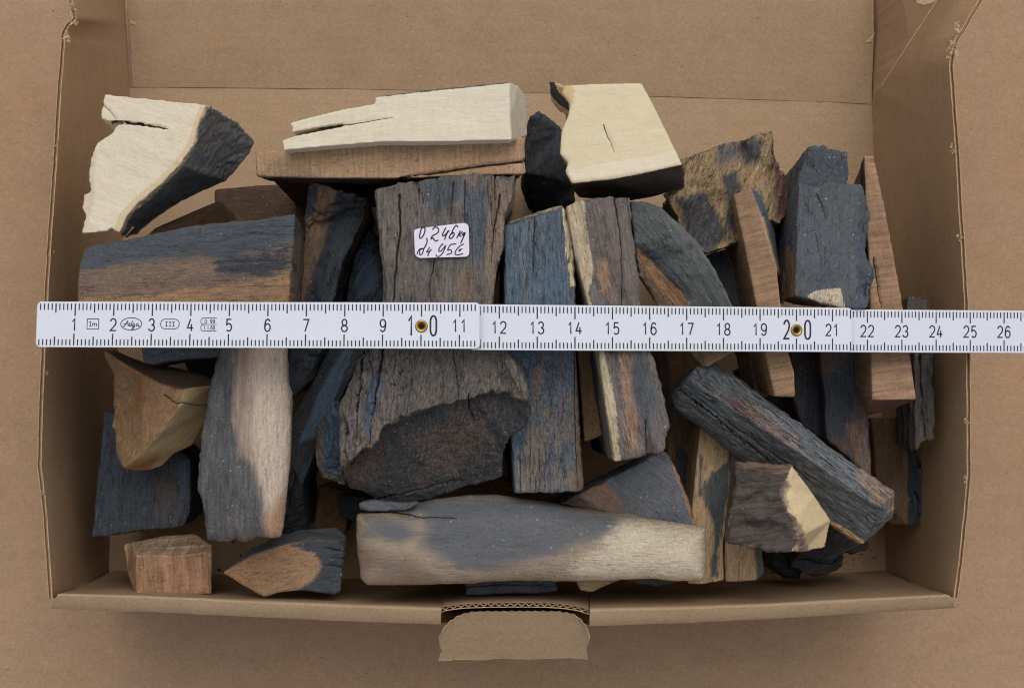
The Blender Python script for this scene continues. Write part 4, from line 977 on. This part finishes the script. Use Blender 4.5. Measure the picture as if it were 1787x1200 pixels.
piece('ivory_block', 'large cream block with a thin crack and charred lower edge, at the back',
      [(985, 148), (1040, 146), (1120, 144), (1150, 200), (1192, 287), (1140, 299), (1070, 313), (998, 320), (986, 300), (991, 284), (977, 268), (980, 228), (990, 206), (996, 182), (980, 162), (1197, 327, 7.3), (1140, 343, 6.6), (1095, 351, 6.4), (1012, 346, 6.6), (997, 328, 7.2)],
      ivory_mat('cream_block', [(221, 205, 172), (62, 52, 50), (228, 213, 187), (206, 178, 134)], cs=(212, 192, 152), cd=(186, 160, 120), streak=.05, dark=.06, fibre=.04, grain=.07, blotch=.08, dust=.12, bump=.2), 5.0, inset=.6, z=8.3,
      F=[R(0, 14), [7, 6, 5, 4, 15, 16, 17, 18, 19]], amp='saw', grain=8, vox=.055, zones=[(1, 1, 1.5), (2, [(990, 298), (1185, 262), (1192, 283), (1140, 296), (1000, 316)], 4), (3, [(962, 140), (1000, 146), (1000, 180), (975, 170)], 9)], ampzones=[(1, 'smooth')],
      cracks=[dict(p=[(1056, 225), (1060, 238), (1066, 248), (1070, 258)], w=1.9, d=.1)],
      extra=[([(958, 143, 8.0), (966, 142, 8.05), (986, 149, 8.2), (996, 178, 8.2), (991, 189, 7.9), (976, 176, 7.8), (964, 158, 7.9)], None, 6.6)], parts=[('charred_edge', 1, 'charred dark brown lower edge'), ('horn_sliver', [(950, 136), (965, 138), (975, 160), (992, 179), (994, 194), (975, 182), (955, 160)], 'dark curled sliver at the upper left corner')])
bpy.data.objects['horn_sliver'].data.materials[0] = ivory_mat('horn', [(70, 74, 82)], streak=.2, dark=.2)
piece('ivory_block', 'thin red-brown sawn wedge leaning along the right wall, widening towards the front',
      [(1507, 272, 6.4), (1525, 271, 6.4), (1545, 365, 6.7), (1572, 510, 6.75), (1590, 630, 6.7), (1600, 697, 6.7), (1522, 697, 6.7), (1520, 600, 6.7), (1518, 500, 6.7), (1512, 390, 6.6), (1563, 713, 5.8), (1516, 725, 5.4)],
      ivory_mat('wedge_red', [(156, 124, 99), (108, 80, 66), (84, 72, 70)], cs=(180, 138, 112), streak=.08, dark=.0, bump=.3, saw=.6, fibre=.04, grain=.14, dust=.2), 4.6, inset=.8, F=[R(0, 9), [6, 5, 10, 11]], amp='saw', grain=97, vox=.05,
      zones=[(1, 1, 1.5), (2, [(1500, 265), (1508, 270), (1513, 390), (1518, 480), (1505, 480)], 2)], cracks=[dict(p=[(1526, 455), (1530, 490), (1537, 530)], w=2.2, d=.25)], parts=[('end_face', 1, 'dark sawn end face')])
piece('ivory_block', 'big slate blue block with a pale lower patch, under the ruler near mark 21',
      [(1393, 318), (1425, 328), (1450, 318), (1478, 321), (1506, 322), (1516, 370), (1512, 440), (1522, 485), (1510, 540), (1470, 538), (1388, 516), (1362, 533, 6.2), (1372, 360, 6.2), (1396, 300, 6.3), (1406, 262, 6.2), (1422, 252, 6.1), (1478, 264, 6.2), (1481, 300, 6.6)],
      ivory_mat('big_slate', [(98, 103, 110), (134, 110, 86), (206, 190, 164), (84, 94, 106)], cs=(76, 98, 124), streak=.2, dark=.25, fibre=.12, grain=.34, blotch=.35, dust=.9), 2.4, inset=.8, z=7.55, F=[R(0, 10), [0, 10, 11, 12, 13], [0, 13, 14, 15, 16, 17, 3, 2, 1]], amp='rough', grain=92, vox=.055,
      zones=[(1, [(1356, 540), (1390, 518), (1390, 475), (1378, 430), (1368, 440)], 9), (1, [(1362, 534), (1388, 518), (1475, 541), (1475, 565), (1360, 565)], 2), (2, [(1407, 517), (1424, 506), (1465, 503), (1474, 538), (1440, 534)], 3), (3, 2, 4), (3, [(1500, 325), (1520, 330), (1520, 545), (1496, 540), (1500, 430)], 5)],
      ampzones=[(2, 'broken'), ([(1388, 335), (1490, 335), (1495, 500), (1390, 510)], 'smooth'), ([(1500, 325), (1530, 330), (1530, 545), (1498, 540)], 'broken')], cracks=[dict(p=[(1428, 345), (1434, 358), (1440, 372)], w=2.0, d=.1)], dents=[(1448, 290, 24, .25), (1420, 280, 16, -.2), (1462, 275, 12, .2), (1515, 400, 16, .2), (1512, 470, 18, -.15), (1508, 510, 14, .2)],
      parts=[('side_face', 1, 'brownish left side'), ('broken_top', 2, 'rough dark broken rear end')])
piece('ivory_block', 'thin brown wedge with a bluish side, slanting under the ruler near mark 19',
      [(1280, 340, 7.1), (1310, 326, 7.2), (1331, 380), (1356, 470), (1363, 540), (1376, 615), (1386, 650), (1388, 693), (1352, 692), (1338, 630), (1321, 540), (1304, 450), (1334, 342, 6.2), (1352, 400, 6.2), (1362, 480, 6.5)],
      ivory_mat('wedge_thin', [(146, 117, 90), (96, 116, 138), (182, 152, 120)], cs=(170, 140, 110), streak=.06, dark=.0, bump=.3, saw=.55, fibre=.04, grain=.14, dust=.2), 4.6, inset=.92, z=7.35, F=[R(0, 11), [1, 12, 13, 14, 3, 2]], amp='saw', grain=103, vox=.05,
      zones=[(1, 1, 2), (2, [(1329, 380), (1354, 470), (1361, 540), (1375, 615), (1385, 650), (1386, 694), (1391, 694), (1390, 648), (1380, 612), (1366, 540), (1359, 470), (1334, 378)], 1.5)], parts=[('blue_side', 1, 'bluish weathered right side')])
piece('ivory_slab', 'large grey bark slab carrying the white handwritten price sticker',
      [(655, 332), (700, 318), (770, 309), (835, 305), (900, 305), (896, 350), (880, 378), (880, 430), (868, 465), (862, 500), (857, 545), (860, 592), (660, 592), (668, 540), (672, 470), (662, 400), (658, 360)],
      ivory_mat('bark_slab', [(116, 108, 101), (92, 102, 114), (134, 116, 100), (124, 108, 92)], cs=(92, 100, 110), cd=(58, 52, 48), streak=.35, dark=.32, fibre=.45, grain=.35, dust=.7), 1.5, inset=1.0, z=8.3, amp='bark', grain=91, vox=.052,
      zones=[(1, [(735, 312), (800, 308), (810, 340), (770, 370), (740, 350)], 14), (1, [(815, 335), (850, 330), (855, 420), (830, 470), (812, 400)], 12), (2, [(855, 320), (898, 310), (880, 400), (868, 480), (850, 530), (850, 420)], 10), (3, [(800, 480), (830, 470), (825, 540), (800, 530)], 10)],
      ampzones=[([(716, 384), (826, 384), (826, 456), (716, 456)], 'saw')],
      cracks=[dict(p=[(697, 345), (698, 400), (692, 450), (687, 520)], w=3.4, d=.22, taper=.2), dict(p=[(791, 325), (787, 390)], w=2.2, d=.12), dict(p=[(812, 322), (812, 385)], w=2, d=.12), dict(p=[(863, 306), (862, 344)], w=2.5, d=.15), dict(p=[(871, 345), (862, 400), (857, 450)], w=3, d=.15), dict(p=[(758, 455), (750, 500), (752, 525)], w=2.2, d=.12)])
BK = [(642, 588, 8.2), (872, 588, 8.2), (890, 622, 8.3), (905, 642, 8.35), (916, 668, 8.35), (923, 690, 8.35), (924, 700, 8.3), (912, 697, 8.25), (896, 690, 8.2), (880, 682, 8.1), (868, 688, 8.05), (858, 680, 8.0), (845, 687), (832, 689), (822, 697), (800, 699), (786, 707), (770, 704), (745, 713), (728, 716), (712, 727), (700, 727),
      (690, 737), (672, 739), (664, 752), (660, 768), (655, 772), (650, 784), (636, 780), (622, 790), (610, 806), (598, 822, 7.4), (590, 800, 7.2), (588, 740, 7.3), (592, 705, 7.4), (600, 690, 7.5), (610, 665, 7.7), (625, 635, 8.0)]
BR = [(880, 688, 7.8), (912, 694, 8.15), (925, 702, 8.2), (926, 720, 8.1), (916, 744, 7.8), (900, 752, 7.65), (886, 764, 7.5), (880, 790, 7.1), (876, 832, 6.7), (840, 843, 6.5), (815, 846, 6.4), (790, 858, 6.3), (765, 862, 6.2), (740, 873, 6.1), (715, 876, 6.1), (690, 884, 6.0), (672, 884, 6.0), (655, 891, 5.9), (652, 866, 6.0), (636, 858, 6.1), (612, 850, 6.3), (596, 826, 6.6), (600, 775, 7.1), (650, 735, 7.5), (720, 685, 7.75), (800, 665, 7.8)]
piece('ivory_chunk', 'largest bark chunk in the middle, grey ridged above, broken and dark below', BK,
      ivory_mat('bark_chunk', [(114, 106, 99), (86, 88, 92), (116, 96, 82), (84, 104, 128)], cs=(86, 96, 108), cd=(48, 42, 40), streak=.3, dark=.45, fibre=.7, grain=.32, dust=.7, edge=1.7, soft=.34), 6.3, z=7.95, amp='bark', grain=84, vox=.05, inset=.97,
      zones=[(1, [(950, 690), (926, 702), (896, 692), (880, 683), (858, 681), (832, 690), (800, 700), (770, 706), (745, 714), (712, 728), (690, 738), (672, 740), (655, 773), (650, 785), (622, 791), (598, 823), (600, 900), (800, 900), (950, 800)], 2.0), (2, [(600, 812), (640, 792), (672, 755), (676, 800), (660, 850), (612, 855)], 22), (2, [(720, 765), (770, 745), (850, 735), (862, 765), (820, 815), (735, 840)], 26), (3, [(655, 640), (668, 650), (655, 720), (640, 760), (636, 720)], 12), (3, [(562, 715), (590, 700), (594, 822), (566, 822)], 3)],
      ampzones=[([(950, 690), (926, 716), (880, 683), (800, 700), (745, 714), (672, 740), (650, 785), (598, 823), (600, 900), (800, 900), (950, 800)], 'rough')],
      cracks=[dict(p=[(818, 692), (820, 715), (826, 732)], w=2.5, d=.15), dict(p=[(655, 872), (700, 862), (760, 846), (800, 838)], w=2.6, d=.2), dict(p=[(634, 610), (624, 690), (612, 800)], w=4, d=.25), dict(p=[(668, 610), (656, 690), (642, 770)], w=4, d=.22), dict(p=[(598, 735), (599, 820)], w=5, d=.4), dict(p=[(790, 600), (800, 690)], w=2, d=.1)],
      extra=[(BR, None, 2.0), ([(592, 703, 6.8), (580, 700, 6.7), (574, 710, 6.6), (568, 730, 6.4), (554, 745, 6.0), (552, 812, 5.8), (566, 832, 5.7), (605, 848, 5.6), (604, 760, 6.8)], None, 3.5),
             ([(878, 612, 8.2), (905, 640, 8.1), (921, 668, 7.9), (920, 690, 7.9), (905, 680, 8.4), (885, 640, 8.5)], None, 6.5)],
      parts=[('broken_face', [(950, 690), (926, 702), (896, 692), (880, 683), (858, 681), (832, 690), (800, 700), (770, 706), (745, 714), (712, 728), (690, 738), (672, 740), (655, 773), (650, 785), (622, 791), (598, 823), (600, 900), (800, 900), (950, 800)], 'dark blue-brown broken face', ivory_mat('broken_streaks', [(100, 92, 86), (78, 82, 88), (94, 84, 78), (86, 106, 130)], cs=(112, 92, 76), cd=(46, 44, 46), streak=.42, dark=.6, fibre=.7, grain=.3, blotch=.35, dust=.7, edge=1.4, soft=.4, lines=.5, bump=.8))])
piece('ivory_plank', 'upright blue plank streaked with black, crossed by the ruler at marks 12 to 14',
      [(882, 395), (985, 362), (1000, 435), (1004, 540), (1006, 625, 7.4), (1012, 740, 7.0), (1020, 855, 6.8), (1006, 857, 6.8), (898, 861, 6.8), (890, 760, 6.9), (886, 620, 7.3), (882, 530), (889, 388, 7.3), (983, 356, 7.3)],
      ivory_mat('blue_plank', [(93, 115, 135), (120, 110, 101), (226, 210, 172), (112, 94, 84)], cs=(128, 112, 98), cd=(42, 42, 48), streak=.4, dark=.65, fibre=.55, dust=.5, edge=1.8), 1.5, inset=1.0, z=7.95, F=[[0, 1, 2, 3, 4, 5, 6, 7, 8, 9, 10, 11], [0, 12, 13, 1]], amp='rough', grain=92, vox=.052,
      zones=[(1, [(896, 800), (930, 770), (960, 720), (985, 730), (996, 860), (894, 866)], 60), (1, [(930, 640), (945, 640), (945, 700), (932, 700)], 10), (2, [(983, 360), (992, 372), (1005, 440), (1006, 500), (996, 500), (988, 430)], 3), (2, [(882, 392), (986, 358), (982, 350), (884, 384)], 2), (3, [(1002, 612), (1010, 612), (1024, 860), (1007, 860), (1002, 740)], 2)],
      cracks=[dict(p=[(932, 385), (932, 440), (929, 520)], w=1.8, d=.08), dict(p=[(1003, 615), (1003, 730), (1008, 855)], w=2, d=.1), dict(p=[(908, 800), (909, 858)], w=1.5, d=.06), dict(p=[(940, 790), (942, 858)], w=1.5, d=.06), dict(p=[(925, 770), (926, 858)], w=1.3, d=.06)], parts=[('pale_end', 1, 'thin cream upper end')])
piece('ivory_stick', 'mottled bark stick with a smooth cream left edge, crossed by the ruler near mark 15',
      [(988, 360), (1005, 352), (1020, 348), (1060, 343), (1098, 342), (1106, 420), (1118, 530), (1136, 615), (1148, 660), (1158, 700), (1166, 740), (1158, 787), (1120, 796), (1080, 804), (1073, 806), (1058, 720), (1045, 620), (1028, 540), (1003, 440)],
      ivory_mat('bark_cream', [(118, 108, 102), (192, 174, 144), (154, 126, 104), (96, 102, 112)], cs=(98, 102, 110), cd=(62, 50, 48), streak=.35, dark=.34, fibre=.35, dust=.55, edge=1.3, lines=.6), 1.5, inset=.97, z=8.2, amp='bark', grain=100, vox=.052,
      zones=[(1, [(984, 362), (1000, 350), (1018, 348), (1030, 430), (1034, 480), (1026, 510), (1040, 560), (1062, 640), (1074, 720), (1083, 806), (1070, 808), (1040, 620), (1000, 440)], 3), (2, [(1072, 590), (1100, 600), (1110, 680), (1120, 790), (1095, 795), (1088, 690)], 12), (2, [(1040, 440), (1060, 450), (1065, 520), (1045, 510)], 10), (3, [(1098, 640), (1130, 620), (1150, 700), (1130, 750), (1110, 700)], 12)],
      ampzones=[([(984, 362), (1018, 348), (1034, 480), (1062, 640), (1083, 806), (1070, 808), (1040, 620), (1000, 440)], 'saw')],
      cracks=[dict(p=[(1072, 345), (1080, 400), (1086, 470), (1086, 530)], w=2.4, d=.14), dict(p=[(1128, 740), (1130, 790)], w=2.4, d=.14)],
      parts=[('cream_edge', [(984, 362), (1000, 346), (1020, 346), (1031, 430), (1034, 480), (1030, 510), (1042, 560), (1062, 640), (1074, 720), (1083, 808), (1068, 810), (1040, 620), (1000, 440)], 'smooth cream edge')])
piece('ivory_stick', 'blue-grey ridged stick lying diagonally at the lower right, with a rusty line along it',
      [(1172, 690, 6.5), (1198, 661, 7.3), (1218, 638, 7.2), (1245, 630, 6.8), (1300, 668, 6.8), (1400, 740, 6.8), (1480, 800, 6.8), (1561, 858, 6.7), (1556, 900, 6.4), (1506, 950, 6.1), (1447, 913, 6.0), (1400, 880, 6.0), (1300, 806, 6.1), (1220, 739, 6.2), (1182, 713, 6.4), (1538, 886, 7.0)],
      ivory_mat('ridged', [(114, 118, 118), (104, 78, 68), (142, 122, 106), (204, 172, 128)], cs=(92, 108, 124), cd=(50, 48, 48), streak=.5, dark=.55, fibre=.85, dust=.7, grain=.35, lines=1.0), 4.6, F=[[1, 2, 3, 4, 5, 6, 7, 15], [15, 7, 8, 9], [0, 1, 15, 9, 10, 11, 12, 13, 14]], amp='rough', grain=-36, vox=.052,
      zones=[(1, [(1222, 664), (1262, 682), (1295, 706), (1345, 746), (1400, 792), (1396, 796), (1340, 756), (1288, 716), (1255, 690)], 3.5), (2, [(1490, 806), (1565, 854), (1560, 890), (1520, 870)], 10), (2, [(1290, 690), (1340, 720), (1400, 775), (1380, 780), (1300, 715)], 8), (3, [(1440, 906), (1462, 914), (1510, 944), (1506, 956), (1440, 918)], 3)],
      cracks=[dict(p=[(1186, 682), (1240, 722), (1300, 775), (1335, 800)], w=2.6, d=.14, taper=.2), dict(p=[(1210, 690), (1300, 760), (1400, 830)], w=1.3, d=.06), dict(p=[(1330, 690), (1420, 758), (1500, 815)], w=1.3, d=.06)], parts=[('end_face', 1)])
piece('ivory_slab', 'slab with dark left half and pinkish cream right half, below ruler marks 5 and 6',
      [(385, 590), (501, 590), (503, 660), (509, 682), (506, 780), (499, 860), (491, 937), (450, 941), (400, 945), (360, 942), (357, 900), (353, 880), (345, 855), (349, 800), (356, 740), (372, 660)],
      ivory_mat('half_cream', [(206, 187, 168), (92, 98, 102), (172, 134, 106), (150, 130, 118)], cs=(204, 176, 152), cd=(96, 92, 90), streak=.14, dark=.16, fibre=.2, dust=.6, edge=.8, soft=.36, blotch=.18, lines=.25), 4.6, inset=.72, z=7.4, bulge=(.45, 45), amp='rough', grain=88, vox=.055,
      zones=[(1, [(335, 950), (340, 700), (380, 585), (426, 585), (420, 640), (418, 730), (428, 785), (448, 810), (458, 850), (466, 890), (474, 950)], 16), (2, [(462, 905), (495, 870), (498, 945), (474, 945)], 22), (3, [(420, 600), (442, 600), (436, 720), (446, 800), (425, 790), (416, 700)], 22)],
      ampzones=[([(335, 950), (340, 700), (380, 585), (418, 585), (412, 730), (440, 830), (462, 950)], 'bark')],
      parts=[('dark_half', [(330, 960), (330, 700), (370, 585), (424, 585), (420, 640), (418, 730), (428, 785), (448, 810), (458, 850), (466, 890), (474, 960)], 'dark weathered left half')])
piece('ivory_bar', 'long rounded tusk bar along the front, slate blue with a cream right end',
      [(622, 896), (660, 893), (700, 884), (760, 870), (820, 863), (865, 863), (930, 872), (1000, 885), (1060, 893), (1110, 900), (1170, 910), (1232, 918), (1233, 965), (1228, 1012), (1180, 1014), (1130, 1010), (1060, 1012), (1000, 1014), (900, 1012), (800, 1018), (720, 1021), (640, 1020), (630, 1010), (622, 960)],
      ivory_mat('tusk_bar', [(172, 154, 132), (108, 114, 124), (216, 201, 176), (136, 116, 100)], cs=(150, 136, 124), cd=(118, 100, 86), streak=.15, dark=.16, fibre=.18, grain=.24, blotch=.25, dust=1.0, edge=.6, soft=.30), 3.6, inset=.8, z=6.1, bulge=(.95, 62), amp='smooth', grain=-2, vox=.055,
      zones=[(1, [(700, 900), (755, 868), (860, 858), (1000, 880), (1095, 900), (1085, 920), (1030, 942), (960, 965), (880, 985), (800, 985), (730, 950), (745, 915), (735, 905)], 26), (1, [(640, 905), (700, 905), (735, 925), (700, 945), (640, 930)], 24), (1, [(620, 868), (705, 868), (765, 862), (750, 890), (690, 892), (620, 893)], 5), (2, [(1082, 905), (1238, 915), (1238, 1016), (1010, 1016), (1000, 985), (1040, 950)], 26), (3, [(620, 950), (710, 965), (760, 1000), (720, 1010), (632, 990)], 28)],
      ampzones=[([(900, 860), (1000, 875), (1110, 895), (1110, 905), (1000, 895)], 'rough')],
      cracks=[dict(p=[(618, 893), (690, 893), (740, 900), (790, 901)], w=2.6, d=.16)],
      extra=[([(625, 877, 6.3), (650, 872, 6.3), (700, 878, 6.5), (730, 876, 6.5), (715, 887, 6.5), (690, 890, 6.4), (650, 891, 6.3), (628, 889, 6.2)], None, 5)])

# --- the price sticker on the bark slab
slab = bpy.data.objects['ivory_slab.003'] if 'ivory_slab.003' in bpy.data.objects else None
slab = next(o for o in COL.objects if o.get('label', '').startswith('large grey bark slab'))
so_ = np.array(slab.location)/S
ZS = 8.36
cr = [(722.5, 398, 8), (818, 389, 9), (819, 448, 8), (724, 450, 10)]
out = []
for (x, y, r), (sx, sy, a0) in zip(cr, ((1, 1, 180), (-1, 1, 270), (-1, -1, 0), (1, -1, 90))):
    for k in range(7):
        a = math.radians(a0+15*k); out.append((x+sx*r+r*math.cos(a)+(3 if (sx, sy) == (1, 1) and k > 3 else 0), y+sy*r+r*math.sin(a)))
n = len(out)
top = [U(x, y, ZS+.03) for x, y in out]; bt = [U(x, y, ZS) for x, y in out]
v = np.array(bt+top); f = [(i, (i+1) % n, n+(i+1) % n, n+i) for i in range(n)]+[tuple(range(n, 2*n))]
stk = link('price_sticker', mesh_np('price_sticker', v, f, so_, False), plain_mat('sticker_paper', (206, 203, 214), .7, 0, .2, 1.34, .015, 1500), slab, label='white rounded price sticker with handwriting')
def ink(name, strokes, wd):
    vv, ff = [], []
    for st in strokes:
        P = np.array([U(700+x/12., 370+y/12., ZS+.034) for x, y in st])
        if len(P) > 2:   # smooth the pen path
            q = [P[0]]
            for i in range(len(P)-1):
                p0, p1, p2, p3 = P[max(i-1, 0)], P[i], P[i+1], P[min(i+2, len(P)-1)]
                for t in (.25, .5, .75, 1.):
                    q.append(.5*((2*p1)+(-p0+p2)*t+(2*p0-5*p1+4*p2-p3)*t*t+(-p0+3*p1-3*p2+p3)*t**3))
            P = np.array(q)
        r = ribbon(P, wd, np.array([0, 0, 1.])); k = len(vv); vv.extend(r[0]); ff.extend([tuple(z_+k for z_ in a) for a in r[1]])
    o = link(name, mesh_np(name, np.array(vv), ff, so_, False), M_INK, stk)
    o.data.materials[0] = plain_mat('pen_ink', (48, 38, 52), .5, 0, .3, 1.0, .1, 5000)
ink('handwriting', [
    [(470, 315), (430, 335), (402, 430), (386, 510), (400, 550), (440, 530), (485, 445), (502, 365), (482, 318), (445, 335)],
    [(530, 540), (546, 600), (525, 680), (482, 755), (445, 768)],
    [(655, 372), (690, 330), (725, 312), (775, 345), (785, 400), (745, 450), (655, 500), (630, 562), (665, 540), (700, 590), (740, 606), (778, 580)],
    [(938, 325), (900, 400), (862, 488), (900, 492), (960, 440), (1010, 382)], [(985, 390), (945, 480), (908, 582)],
    [(1190, 320), (1170, 285), (1140, 292), (1100, 345), (1055, 440), (1008, 520), (1020, 550), (1060, 545), (1100, 500), (1112, 455), (1090, 430), (1058, 470)],
    [(1243, 388), (1205, 470), (1166, 548)], [(1285, 408), (1240, 460), (1215, 478), (1240, 500), (1262, 520)],
    [(1345, 435), (1310, 440), (1285, 475), (1305, 490), (1340, 440), (1300, 540), (1268, 610), (1243, 658)]], .034)
ink('handwriting', [
    [(333, 888), (355, 820), (400, 770), (440, 765), (400, 790), (385, 850), (400, 900), (440, 872), (468, 800), (455, 768)],
    [(600, 735), (560, 800), (535, 832), (585, 830), (636, 780)], [(612, 795), (580, 860), (555, 922)],
    [(885, 690), (865, 670), (830, 710), (800, 760), (790, 815), (830, 820), (880, 765), (930, 705), (905, 790), (860, 870), (810, 922), (760, 930), (728, 890)],
    [(1155, 668), (1090, 672), (1030, 690), (975, 795), (1030, 790), (1060, 825), (1035, 868), (950, 892)],
    [(1312, 668), (1240, 705), (1165, 780), (1130, 850), (1150, 894), (1215, 890), (1300, 870)], [(1210, 790), (1285, 772)], [(1200, 826), (1255, 795)]], .030)
print('pieces', _ps[0])
